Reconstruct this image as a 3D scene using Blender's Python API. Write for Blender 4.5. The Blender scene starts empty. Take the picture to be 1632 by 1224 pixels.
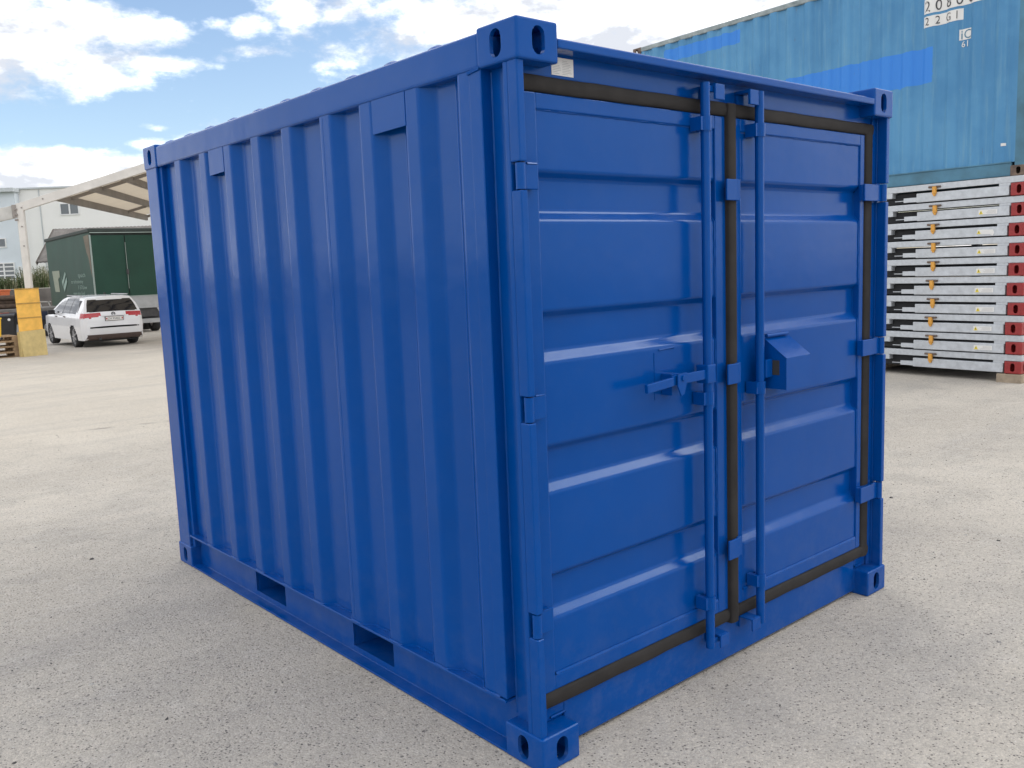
import bpy, bmesh, math, random
from mathutils import Vector, Matrix
R = math.radians
rnd = random.Random(7)
sc = bpy.context.scene
COL = sc.collection

# ------------------------------------------------------------------ camera
cam_d = bpy.data.cameras.new('camera')
cam = bpy.data.objects.new('camera', cam_d)
COL.objects.link(cam)
cam_d.sensor_width = 36.0
cam_d.lens = 36.0 * 1414.92 / 1632.0
cam_d.clip_start = 0.05
cam_d.clip_end = 2000
FW = Vector((0.64780418, 0.75010942, -0.1329872))
RT = Vector((0.75278332, -0.65709084, -0.03935605))
UP = Vector((0.11690601, 0.07461554, 0.99033606))
m = Matrix.Identity(4)
for i in range(3):
    m[i][0], m[i][1], m[i][2] = RT[i], UP[i], -FW[i]
m[0][3], m[1][3], m[2][3] = -1.71503, -1.90928, 1.57415
cam.matrix_world = m
sc.camera = cam

# ------------------------------------------------------------------ sky + sun
SUN_EL, SUN_AZ = R(39), R(118)          # azimuth clockwise from +y
wd = bpy.data.worlds.new('World')
sc.world = wd
wd.use_nodes = True
nt = wd.node_tree
for n in list(nt.nodes):
    nt.nodes.remove(n)
def N(t, **k):
    n = nt.nodes.new(t)
    for a, b in k.items():
        setattr(n, a, b)
    return n
def mth(op, a, b=None, c=None, tree=None):
    t = tree or nt
    n = t.nodes.new('ShaderNodeMath'); n.operation = op
    for i, x in enumerate((a, b, c)):
        if x is None: continue
        if isinstance(x, (int, float)): n.inputs[i].default_value = x
        else: t.links.new(x, n.inputs[i])
    return n.outputs[0]
out = N('ShaderNodeOutputWorld'); bg = N('ShaderNodeBackground')
bg.inputs['Strength'].default_value = 0.15
sky = N('ShaderNodeTexSky'); sky.sky_type = 'NISHITA'; sky.sun_disc = False
sky.sun_elevation = SUN_EL; sky.sun_rotation = SUN_AZ
sky.air_density = 1.0; sky.dust_density = 1.5; sky.ozone_density = 1.3; sky.altitude = 400
tc = N('ShaderNodeTexCoord')
sp = N('ShaderNodeSeparateXYZ'); nt.links.new(tc.outputs['Generated'], sp.inputs[0])
az = mth('ARCTAN2', sp.outputs[0], sp.outputs[1])
el = mth('ARCSINE', sp.outputs[2])
# a cloud layer: noise laid out over azimuth and elevation, flattened towards the horizon
def noise(scale, det, rough, sx, sy, off):
    cb = N('ShaderNodeCombineXYZ')
    nt.links.new(mth('MULTIPLY', az, sx), cb.inputs[0])
    nt.links.new(mth('MULTIPLY', el, sy), cb.inputs[1])
    cb.inputs[2].default_value = off
    nn = N('ShaderNodeTexNoise'); nn.inputs['Scale'].default_value = scale
    nn.inputs['Detail'].default_value = det; nn.inputs['Roughness'].default_value = rough
    nt.links.new(cb.outputs[0], nn.inputs['Vector'])
    return nn.outputs['Fac']
n1 = noise(9.0, 9, 0.56, 1.0, 2.1, 3.7)
n2 = noise(34.0, 6, 0.6, 1.0, 1.8, 9.1)
n3 = noise(7.0, 5, 0.6, 1.0, 2.4, 1.3)
LOBES = [(0.235, 0.222, 0.075, 0.036, 0.55), (0.325, 0.243, 0.06, 0.016, 0.50), (0.245, 0.195, 0.06, 0.012, 0.35), (0.375, 0.215, 0.04, 0.006, 0.32),
         (0.235, 0.106, 0.09, 0.020, 0.60), (0.335, 0.098, 0.05, 0.012, 0.40), (0.345, 0.136, 0.018, 0.006, 0.34), (0.345, 0.152, 0.016, 0.004, .3),
         (0.418, 0.252, 0.013, 0.005, 0.27), (0.452, 0.252, 0.017, 0.008, 0.29), (0.449, 0.227, 0.022, 0.005, 0.27), (0.425, 0.219, 0.020, 0.004, .24),
         (0.41, 0.135, 0.05, 0.010, 0.30),
         (0.50, 0.276, 0.03, 0.016, 0.34), (0.565, 0.272, 0.04, 0.016, 0.36), (0.64, 0.262, 0.065, 0.030, 0.55), (0.80, 0.26, 0.12, 0.06, 0.75), (0.95, 0.24, 0.12, 0.07, 0.75), (1.15, 0.24, 0.14, 0.07, 0.5)]
cbv = N('ShaderNodeCombineXYZ'); nt.links.new(az, cbv.inputs[0]); nt.links.new(el, cbv.inputs[1])
field = 0.0
for (a0, e0, ra, re, am) in LOBES:
    ra *= 1.65; re *= 1.65
    v1 = N('ShaderNodeVectorMath', operation='MULTIPLY_ADD'); nt.links.new(cbv.outputs[0], v1.inputs[0])
    v1.inputs[1].default_value = (1 / ra, 1 / re, 0); v1.inputs[2].default_value = (-a0 / ra, -e0 / re, 0)
    v2 = N('ShaderNodeVectorMath', operation='DOT_PRODUCT'); nt.links.new(v1.outputs[0], v2.inputs[0]); nt.links.new(v1.outputs[0], v2.inputs[1])
    field = mth('MAXIMUM', field, mth('MULTIPLY_ADD', v2.outputs['Value'], -am, am))
# away from the charted clouds the same kind of broken cover goes on all round
mr = N('ShaderNodeMapRange'); mr.interpolation_type = 'SMOOTHSTEP'
nt.links.new(mth('ABSOLUTE', mth('SUBTRACT', az, 0.62)), mr.inputs['Value'])
mr.inputs['From Min'].default_value = 0.45; mr.inputs['From Max'].default_value = 0.75
mr2 = N('ShaderNodeMapRange'); mr2.interpolation_type = 'SMOOTHSTEP'
nt.links.new(el, mr2.inputs['Value'])
mr2.inputs['From Min'].default_value = 0.29; mr2.inputs['From Max'].default_value = 0.42
around = mth('MAXIMUM', mr.outputs[0], mr2.outputs[0])
field = mth('ADD', field, mth('MULTIPLY', around, 0.62))
dens = mth('ADD', field, mth('ADD', mth('MULTIPLY', mth('SUBTRACT', n1, 0.5), 1.35), mth('MULTIPLY', mth('SUBTRACT', n2, 0.5), 0.75)))
cm = N('ShaderNodeMapRange'); cm.interpolation_type = 'SMOOTHSTEP'
nt.links.new(dens, cm.inputs['Value'])
cm.inputs['From Min'].default_value = 0.03; cm.inputs['From Max'].default_value = 0.52
shade = N('ShaderNodeMapRange'); nt.links.new(mth('ADD', mth('MULTIPLY', n3, 0.75), mth('MULTIPLY', n2, 0.25)), shade.inputs['Value'])
shade.inputs['From Min'].default_value = 0.42; shade.inputs['From Max'].default_value = 0.74
cc = N('ShaderNodeMix'); cc.data_type = 'RGBA'
nt.links.new(shade.outputs[0], cc.inputs[0])
cc.inputs[6].default_value = (4.0, 4.15, 4.5, 1); cc.inputs[7].default_value = (15.5, 15.5, 15.6, 1)
mx = N('ShaderNodeMix'); mx.data_type = 'RGBA'
nt.links.new(mth('MULTIPLY', cm.outputs[0], 0.97), mx.inputs[0])
nt.links.new(sky.outputs[0], mx.inputs[6]); nt.links.new(cc.outputs[2], mx.inputs[7])
nt.links.new(mx.outputs[2], bg.inputs['Color']); nt.links.new(bg.outputs[0], out.inputs['Surface'])

sl = bpy.data.lights.new('sun', 'SUN'); so = bpy.data.objects.new('sun', sl); COL.objects.link(so)
sl.energy = 0.5; sl.angle = R(21); sl.color = (1.0, 0.955, 0.88)
sd = Vector((math.sin(SUN_AZ) * math.cos(SUN_EL), math.cos(SUN_AZ) * math.cos(SUN_EL), math.sin(SUN_EL)))
so.rotation_euler = sd.to_track_quat('Z', 'Y').to_euler()
so.location = (-3, -12, 20)
vs = sc.view_settings
vs.view_transform = 'Standard'; vs.look = 'None'; vs.gamma = 1.0; vs.use_curve_mapping = False
vs.exposure = 0.44
sc.cycles.use_denoising = True
sc.cycles.max_bounces = 6
sc.cycles.use_adaptive_sampling = True
sc.cycles.adaptive_threshold = 0.02

# ------------------------------------------------------------------ materials
def mat(name, col, rough=0.5, metal=0.0, var=0.0, vscale=6.0, bump=0.0, bscale=80.0, spec=0.5, coat=0.0, rvar=0.0, dark=None):
    mm = bpy.data.materials.new(name); mm.use_nodes = True
    t = mm.node_tree; b = t.nodes['Principled BSDF']
    b.inputs['Base Color'].default_value = (*col, 1); b.inputs['Roughness'].default_value = rough
    b.inputs['Metallic'].default_value = metal; b.inputs['Specular IOR Level'].default_value = spec
    if coat: b.inputs['Coat Weight'].default_value = coat; b.inputs['Coat Roughness'].default_value = 0.12
    c = t.nodes.new('ShaderNodeTexCoord')
    if var or rvar:
        n = t.nodes.new('ShaderNodeTexNoise'); n.inputs['Scale'].default_value = vscale
        n.inputs['Detail'].default_value = 8; n.inputs['Roughness'].default_value = 0.6
        t.links.new(c.outputs['Object'], n.inputs['Vector'])
        if var:
            mxn = t.nodes.new('ShaderNodeMix'); mxn.data_type = 'RGBA'
            lo = dark or tuple(x * (1 - var) for x in col)
            mxn.inputs[6].default_value = (*lo, 1)
            mxn.inputs[7].default_value = (*[min(1, x * (1 + var * .7)) for x in col], 1)
            rp = t.nodes.new('ShaderNodeMapRange'); rp.inputs['From Min'].default_value = .33; rp.inputs['From Max'].default_value = .67
            t.links.new(n.outputs['Fac'], rp.inputs['Value']); t.links.new(rp.outputs[0], mxn.inputs[0])
            t.links.new(mxn.outputs[2], b.inputs['Base Color'])
        if rvar:
            r2 = t.nodes.new('ShaderNodeMapRange'); t.links.new(n.outputs['Fac'], r2.inputs['Value'])
            r2.inputs['From Min'].default_value = .3; r2.inputs['From Max'].default_value = .7
            r2.inputs['To Min'].default_value = max(.02, rough - rvar); r2.inputs['To Max'].default_value = rough + rvar
            t.links.new(r2.outputs[0], b.inputs['Roughness'])
    if bump:
        n = t.nodes.new('ShaderNodeTexNoise'); n.inputs['Scale'].default_value = bscale; n.inputs['Detail'].default_value = 4
        t.links.new(c.outputs['Object'], n.inputs['Vector'])
        bp = t.nodes.new('ShaderNodeBump'); bp.inputs['Strength'].default_value = bump; bp.inputs['Distance'].default_value = .004
        t.links.new(n.outputs['Fac'], bp.inputs['Height']); t.links.new(bp.outputs[0], b.inputs['Normal'])
    return mm

def blue_paint():
    mm = mat('blue_gloss_paint', (0.0, 0.059, 0.280), rough=0.16, var=.05, vscale=1.6, rvar=.04, spec=.21)
    t = mm.node_tree; b = t.nodes['Principled BSDF']
    b.inputs['Specular Tint'].default_value = (.62, .84, 1.0, 1)
    c = t.nodes.new('ShaderNodeTexCoord')
    n = t.nodes.new('ShaderNodeTexNoise'); n.inputs['Scale'].default_value = 260; n.inputs['Detail'].default_value = 2
    n2 = t.nodes.new('ShaderNodeTexNoise'); n2.inputs['Scale'].default_value = 3.6; n2.inputs['Detail'].default_value = 3
    t.links.new(c.outputs['Object'], n.inputs['Vector']); t.links.new(c.outputs['Object'], n2.inputs['Vector'])
    # a breath of yard dust low down and faint dull scuffs
    sx = t.nodes.new('ShaderNodeSeparateXYZ'); t.links.new(c.outputs['Object'], sx.inputs[0])
    lo = t.nodes.new('ShaderNodeMapRange'); t.links.new(sx.outputs[2], lo.inputs['Value'])
    lo.inputs['From Min'].default_value = .55; lo.inputs['From Max'].default_value = .0; lo.inputs['To Min'].default_value = .02; lo.inputs['To Max'].default_value = .11
    nz = t.nodes.new('ShaderNodeTexNoise'); nz.inputs['Scale'].default_value = 11; nz.inputs['Detail'].default_value = 9; nz.inputs['Roughness'].default_value = .7
    t.links.new(c.outputs['Object'], nz.inputs['Vector'])
    rz_ = t.nodes.new('ShaderNodeMapRange'); t.links.new(nz.outputs['Fac'], rz_.inputs['Value']); rz_.inputs['From Min'].default_value = .45; rz_.inputs['From Max'].default_value = .72
    du = t.nodes.new('ShaderNodeMix'); du.data_type = 'RGBA'; src = b.inputs['Base Color'].links[0].from_socket
    t.links.new(src, du.inputs[6]); du.inputs[7].default_value = (.22, .23, .25, 1)
    t.links.new(mth('MULTIPLY', lo.outputs[0], rz_.outputs[0], tree=t), du.inputs[0]); t.links.new(du.outputs[2], b.inputs['Base Color'])
    b1 = t.nodes.new('ShaderNodeBump'); b1.inputs['Strength'].default_value = .10; b1.inputs['Distance'].default_value = .002
    b2 = t.nodes.new('ShaderNodeBump'); b2.inputs['Strength'].default_value = .34; b2.inputs['Distance'].default_value = .012
    t.links.new(n.outputs['Fac'], b1.inputs['Height']); t.links.new(n2.outputs['Fac'], b2.inputs['Height'])
    t.links.new(b2.outputs[0], b1.inputs['Normal']); t.links.new(b1.outputs[0], b.inputs['Normal'])
    return mm

M = {}
M['blue'] = blue_paint()
M['rubber'] = mat('grey_brown_door_seal_rubber', (0.026, 0.0235, 0.0225), rough=.8, var=.25, vscale=9, spec=.25)
M['label'] = mat('white_label', (.72, .71, .68), rough=.5, var=.05)
M['ink'] = mat('dark_ink', (.05, .05, .055), rough=.6)
M['greyink'] = mat('grey_ink', (.38, .38, .38), rough=.6)
M['dark'] = mat('dark_interior', (.03, .03, .033), rough=.85, var=.3, vscale=3)
M['galv'] = mat('galvanised_steel', (.51, .535, .56), rough=.42, metal=.25, var=.14, vscale=14, rvar=.1)
M['galvshade'] = mat('shade_dark_deck_steel', (.022, .023, .025), rough=.7, metal=.2, var=.3, vscale=5)  # near black: shade of the frame openings put into the steel colour
M['red'] = mat('red_painted_casting', (.30, .022, .022), rough=.45, var=.2, vscale=9)
M['amber'] = mat('amber_yellow_latch', (.68, .33, .05), rough=.45, var=.15, vscale=30)
M['yellowtri'] = mat('warning_yellow', (.78, .62, .05), rough=.5)
M['timber'] = mat('weathered_timber', (.36, .29, .21), rough=.85, var=.3, vscale=7, bump=.4, bscale=40)
M['tentwhite'] = mat('white_coated_tent_steel', (.66, .63, .585), rough=.55, var=.12, vscale=2.5)
M['tentfabric'] = mat('tan_tent_fabric', (.66, .58, .46), rough=.9, var=.10, vscale=1.2)
tn = M['tentfabric'].node_tree; pb = tn.nodes['Principled BSDF']      # coated fabric lets daylight through
tr_ = tn.nodes.new('ShaderNodeBsdfTranslucent'); tr_.inputs['Color'].default_value = (.72, .62, .48, 1)
ms_ = tn.nodes.new('ShaderNodeMixShader'); ms_.inputs[0].default_value = .35
tn.links.new(pb.outputs[0], ms_.inputs[1]); tn.links.new(tr_.outputs[0], ms_.inputs[2]); tn.links.new(ms_.outputs[0], tn.nodes['Material Output'].inputs['Surface'])
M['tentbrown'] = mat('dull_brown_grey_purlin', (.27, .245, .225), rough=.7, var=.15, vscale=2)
M['tarpgrey'] = mat('grey_white_valance', (.50, .49, .46), rough=.8, var=.15, vscale=3)
M['white_car'] = mat('white_car_paint', (.74, .74, .75), rough=.25, coat=.7, var=.02, vscale=2)
M['carglass'] = mat('tinted_car_glass', (.012, .013, .016), rough=.06, spec=.8)
M['cartrim'] = mat('dark_bumper_trim', (.10, .07, .062), rough=.6, var=.2)
M['black'] = mat('black_plastic', (.018, .018, .02), rough=.6, var=.2)
M['tyre'] = mat('tyre_rubber', (.035, .034, .035), rough=.85, var=.25, vscale=10)
M['alloy'] = mat('alloy_rim', (.42, .42, .43), rough=.35, metal=.7, var=.1)
M['taillight'] = mat('red_tail_lens', (.42, .012, .018), rough=.18, coat=.5, var=.2, vscale=20)
M['green'] = mat('dark_green_tarpaulin', (.007, .050, .031), rough=.6, var=.14, vscale=1.2, bump=.3, bscale=3)
M['greenroof'] = mat('dark_green_grey_roof_edge', (.030, .040, .035), rough=.7, var=.2, vscale=2)
M['greenline'] = mat('pale_green_grey_strip', (.30, .36, .33), rough=.6)
M['logopale'] = mat('faded_cream_print', (.26, .29, .22), rough=.7, var=.1)
M['logogreen'] = mat('pale_green_print', (.26, .36, .31), rough=.7, var=.1)
M['tear'] = mat('brown_weathered_tarp_lining', (.17, .145, .11), rough=.9, var=.2, vscale=3)
M['alu'] = mat('grey_aluminium_dropside', (.40, .41, .42), rough=.5, metal=.3, var=.15, vscale=3)
M['chassis'] = mat('grey_black_chassis', (.06, .06, .063), rough=.7, var=.3, vscale=4)
M['navy'] = mat('navy_trailer_paint', (.02, .028, .06), rough=.45, var=.2)
M['deckgrey'] = mat('worn_grey_deck', (.22, .205, .19), rough=.85, var=.2, vscale=4)
M['yellowboard'] = mat('yellow_shuttering_board', (.80, .45, .085), rough=.6, var=.16, vscale=5, bump=.2, bscale=30)
M['edgewood'] = mat('ochre_batten', (.46, .29, .08), rough=.8, var=.2, vscale=9)
M['plywood'] = mat('pale_plywood', (.52, .40, .17), rough=.75, var=.16, vscale=6, bump=.2, bscale=30)
M['yellowplastic'] = mat('yellow_plastic', (.72, .50, .02), rough=.45, var=.1, vscale=4)
M['palletwood'] = mat('pallet_wood', (.38, .26, .15), rough=.85, var=.28, vscale=8, bump=.3, bscale=50)
M['logwood'] = mat('brown_bark', (.11, .075, .055), rough=.9, var=.4, vscale=8, bump=.6, bscale=25)
M['bldwhite'] = mat('white_render', (.80, .79, .76), rough=.85, var=.04, vscale=.6)
M['bldblue'] = mat('pale_blue_grey_wall', (.64, .69, .73), rough=.8, var=.05, vscale=.6)  # bluer and a little darker than the white building's walls
M['fascia'] = mat('light_metal_fascia', (.50, .53, .54), rough=.5, var=.06)
M['winframe'] = mat('white_window_frame', (.74, .74, .73), rough=.5)
M['winglass'] = mat('window_glass', (.10, .115, .125), rough=.1, spec=.8)
M['rooftile'] = mat('grey_fibre_roof', (.185, .17, .155), rough=.9, var=.25, vscale=3)
M['vergegable'] = mat('verge_board_and_gable_shade', (.13, .115, .10), rough=.9, var=.2, vscale=3)
M['concwall'] = mat('dark_stained_concrete', (.135, .125, .115), rough=.95, var=.3, vscale=1.2)
M['weed'] = mat('green_weed', (.075, .11, .035), rough=.8, var=.35, vscale=1.5)
M['straw'] = mat('dry_seed_stalk', (.28, .27, .17), rough=.85, var=.3, vscale=1.5)
M['grassland'] = mat('rough_grass', (.10, .12, .05), rough=.95, var=.35, vscale=.4)
M['orange'] = mat('faded_orange_plastic', (.55, .14, .05), rough=.6, var=.2)

def seacan_paint():
    """weathered light blue container paint with two overpainted brighter rectangles, streaks and rust"""
    mm = bpy.data.materials.new('weathered_light_blue_container_paint'); mm.use_nodes = True
    t = mm.node_tree; b = t.nodes['Principled BSDF']; L = t.links
    def nd(ty, **k):
        n = t.nodes.new(ty)
        for a, v in k.items(): setattr(n, a, v)
        return n
    c = nd('ShaderNodeTexCoord'); s = nd('ShaderNodeSeparateXYZ'); L.new(c.outputs['Object'], s.inputs[0])
    X, Y, Z = s.outputs            # local: x depth, y along the length, z up
    def mix(f, a, b_):
        n = nd('ShaderNodeMix', data_type='RGBA')
        for sock, v in ((n.inputs[0], f), (n.inputs[6], a), (n.inputs[7], b_)):
            if isinstance(v, (tuple, float, int)): sock.default_value = v if not isinstance(v, tuple) else (*v, 1)
            else: L.new(v, sock)
        return n.outputs[2]
    def noi(scale, vec, det=6, ro=.6):
        n = nd('ShaderNodeTexNoise'); n.inputs['Scale'].default_value = scale; n.inputs['Detail'].default_value = det
        n.inputs['Roughness'].default_value = ro; L.new(vec, n.inputs['Vector']); return n.outputs['Fac']
    def ramp(v, a, b_):
        n = nd('ShaderNodeMapRange', interpolation_type='SMOOTHSTEP'); L.new(v, n.inputs['Value'])
        n.inputs['From Min'].default_value = a; n.inputs['From Max'].default_value = b_; return n.outputs[0]
    st = nd('ShaderNodeMapping'); L.new(c.outputs['Object'], st.inputs[0]); st.inputs['Scale'].default_value = (1, 14, .9)
    big = noi(1.1, c.outputs['Object']); streak = noi(1.5, st.outputs[0], 8, .65)
    col = mix(ramp(big, .35, .65), (.048, .205, .40), (.078, .265, .47))
    col = mix(mth('MULTIPLY', ramp(streak, .48, .72), .45, tree=t), col, (.16, .33, .43))
    def rect(y0, y1, z0, z1, sz=0.0):
        e = noi(9, c.outputs['Object'], 3); j = mth('MULTIPLY', mth('SUBTRACT', e, .5, tree=t), .05, tree=t)
        yy = mth('ADD', Y, j, tree=t); zz = mth('ADD', mth('ADD', Z, j, tree=t), mth('MULTIPLY', Y, sz, tree=t), tree=t)
        f = mth('MULTIPLY', mth('GREATER_THAN', yy, y0, tree=t), mth('LESS_THAN', yy, y1, tree=t), tree=t)
        g = mth('MULTIPLY', mth('GREATER_THAN', zz, z0, tree=t), mth('LESS_THAN', zz, z1, tree=t), tree=t)
        return mth('MULTIPLY', f, g, tree=t)
    pat = mth('ADD', rect(.94, 3.6, 1.19, 1.60), rect(3.76, 5.25, 2.25, 2.43), tree=t)
    col = mix(mth('MULTIPLY', pat, .93, tree=t), col, (.022, .205, .66))
    spn = noi(5.5, st.outputs[0], 9, .75); sp2 = noi(2.3, c.outputs['Object'], 3)
    rust = mth('MULTIPLY', ramp(spn, .62, .69), ramp(sp2, .46, .58), tree=t)
    col = mix(mth('MULTIPLY', rust, .85, tree=t), col, (.12, .055, .03))
    sc2 = noi(30, c.outputs['Object'], 4, .7); col = mix(mth('MULTIPLY', ramp(sc2, .73, .78), .6, tree=t), col, (.45, .52, .55))
    L.new(col, b.inputs['Base Color']); b.inputs['Roughness'].default_value = .55
    return mm
M['seacan'] = seacan_paint()
M['seatrim'] = mat('weathered_teal_blue_rail_paint', (.07, .20, .30), rough=.6, var=.22, vscale=2, dark=(.05, .13, .18))
M['seatop'] = mat('bleached_grey_blue_top_rail', (.30, .34, .34), rough=.7, var=.3, vscale=6, dark=(.16, .20, .21))
M['rust'] = mat('rusty_casting', (.16, .115, .085), rough=.85, var=.45, vscale=7, dark=(.07, .05, .045))

def ground_mat():
    mm = bpy.data.materials.new('worn_pale_aggregate_asphalt'); mm.use_nodes = True
    t = mm.node_tree; b = t.nodes['Principled BSDF']; L = t.links
    def nd(ty, **k):
        n = t.nodes.new(ty)
        for a, v in k.items(): setattr(n, a, v)
        return n
    c = nd('ShaderNodeTexCoord'); O = c.outputs['Object']
    def mix(f, a, b_, bt='MIX'):
        n = nd('ShaderNodeMix', data_type='RGBA', blend_type=bt)
        for sock, v in ((n.inputs[0], f), (n.inputs[6], a), (n.inputs[7], b_)):
            if isinstance(v, tuple): sock.default_value = (*v, 1)
            elif isinstance(v, (float, int)): sock.default_value = v
            else: L.new(v, sock)
        return n.outputs[2]
    def noi(scale, det=6, ro=.6, vec=O):
        n = nd('ShaderNodeTexNoise'); n.inputs['Scale'].default_value = scale; n.inputs['Detail'].default_value = det
        n.inputs['Roughness'].default_value = ro; L.new(vec, n.inputs['Vector']); return n.outputs['Fac']
    def ramp(v, a, b_):
        n = nd('ShaderNodeMapRange', interpolation_type='SMOOTHSTEP'); L.new(v, n.inputs['Value'])
        n.inputs['From Min'].default_value = a; n.inputs['From Max'].default_value = b_; return n.outputs[0]
    def vor(scale, vec=O):
        n = nd('ShaderNodeTexVoronoi'); n.inputs['Scale'].default_value = scale; L.new(vec, n.inputs['Vector'])
        s = nd('ShaderNodeSeparateColor'); L.new(n.outputs['Color'], s.inputs[0]); return n.outputs['Distance'], s.outputs
    wob = nd('ShaderNodeMix', data_type='VECTOR'); wn = nd('ShaderNodeTexNoise'); wn.inputs['Scale'].default_value = 60
    L.new(O, wn.inputs['Vector'])
    va = nd('ShaderNodeVectorMath', operation='MULTIPLY_ADD'); L.new(wn.outputs['Color'], va.inputs[0])
    va.inputs[1].default_value = (.009, .009, .009); L.new(O, va.inputs[2])
    V = va.outputs[0]
    col = mix(ramp(noi(.35, 5), .36, .64), (.425, .390, .340), (.505, .465, .405))
    col = mix(mth('MULTIPLY', ramp(noi(1.7, 7, .65), .47, .66), .5, tree=t), col, (.355, .332, .300))
    col = mix(mth('MULTIPLY', ramp(noi(6.5, 6, .7), .52, .70), .45, tree=t), col, (.55, .516, .465))
    # dusty tracks driven through the yard further back
    mp = nd('ShaderNodeMapping'); L.new(O, mp.inputs[0]); mp.inputs['Scale'].default_value = (.12, .9, 1); mp.inputs['Rotation'].default_value = (0, 0, R(-14))
    s = nd('ShaderNodeSeparateXYZ'); L.new(O, s.inputs[0])
    far = mth('MULTIPLY', ramp(s.outputs[1], 6.0, 9.5), mth('SUBTRACT', 1.0, ramp(s.outputs[1], 17, 23), tree=t), tree=t)
    col = mix(mth('MULTIPLY', far, .5, tree=t), col, (.59, .53, .44))
    col = mix(mth('MULTIPLY', ramp(noi(1.0, 5, .6, mp.outputs[0]), .5, .68), .4, tree=t), col, (.375, .354, .328))
    # worn joint between two lays of asphalt, a smear of old oil, tyre-darkened lanes
    X_, Y_ = s.outputs[0], s.outputs[1]
    dl_ = mth('ABSOLUTE', mth('ADD', mth('MULTIPLY_ADD', X_, .23, -.23, tree=t), mth('MULTIPLY_ADD', Y_, .973, -8.47, tree=t), tree=t), tree=t)
    jn = mth('MULTIPLY', mth('SUBTRACT', 1.0, ramp(mth('ADD', dl_, mth('MULTIPLY', noi(5, 5, .7), -.22, tree=t), tree=t), -.09, -.02), tree=t), ramp(noi(1.4, 4), .45, .6), tree=t)
    col = mix(mth('MULTIPLY', jn, .6, tree=t), col, (.17, .16, .15))
    ex = mth('MULTIPLY', mth('SUBTRACT', X_, 4.25, tree=t), 5.0, tree=t); ey = mth('MULTIPLY', mth('SUBTRACT', Y_, .82, tree=t), 2.6, tree=t)
    er = mth('ADD', mth('ADD', mth('MULTIPLY', ex, ex, tree=t), mth('MULTIPLY', ey, ey, tree=t), tree=t), mth('MULTIPLY', noi(9, 4), 1.1, tree=t), tree=t)
    col = mix(mth('MULTIPLY', mth('SUBTRACT', 1.0, ramp(er, .7, 1.1), tree=t), .18, tree=t), col, (.21, .20, .19))
    mp2 = nd('ShaderNodeMapping'); L.new(O, mp2.inputs[0]); mp2.inputs['Scale'].default_value = (.10, 1.25, 1); mp2.inputs['Rotation'].default_value = (0, 0, R(48))
    col = mix(mth('MULTIPLY', ramp(noi(1.0, 6, .62, mp2.outputs[0]), .52, .66), .30, tree=t), col, (.33, .312, .292))
    d1, r1 = vor(125, V); d2, r2 = vor(260, V); d3, r3 = vor(46, V); d4, r4 = vor(14, V)
    # aggregate: each small stone its own grey
    col = mix(.36, col, mix(r1[0], (.60, .60, .60), (1.32, 1.30, 1.27)), 'MULTIPLY')
    col = mix(.30, col, mix(r2[1], (.55, .55, .56), (1.40, 1.38, 1.34)), 'MULTIPLY')
    dk = mth('MULTIPLY', mth('GREATER_THAN', r1[1], .90, tree=t), mth('SUBTRACT', 1.0, ramp(d1, .38, .55), tree=t), tree=t)
    col = mix(mth('MULTIPLY', dk, .78, tree=t), col, (.085, .08, .08))
    dk2 = mth('MULTIPLY', mth('GREATER_THAN', r3[1], .93, tree=t), mth('SUBTRACT', 1.0, ramp(d3, .18, .32), tree=t), tree=t)
    col = mix(mth('MULTIPLY', dk2, .72, tree=t), col, (.10, .092, .088))
    wt = mth('MULTIPLY', mth('GREATER_THAN', r1[2], .93, tree=t), mth('SUBTRACT', 1.0, ramp(d1, .3, .5), tree=t), tree=t)
    col = mix(mth('MULTIPLY', wt, .7, tree=t), col, (.60, .58, .54))
    L.new(col, b.inputs['Base Color']); b.inputs['Roughness'].default_value = .92; b.inputs['Specular IOR Level'].default_value = .2
    h = mth('ADD', mth('MULTIPLY', d1, -.6, tree=t), mth('MULTIPLY', noi(24, 8, .7), 1.4, tree=t), tree=t)
    bp = nd('ShaderNodeBump'); bp.inputs['Strength'].default_value = .55; bp.inputs['Distance'].default_value = .006
    L.new(h, bp.inputs['Height']); L.new(bp.outputs[0], b.inputs['Normal'])
    return mm
M['ground'] = ground_mat()

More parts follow.
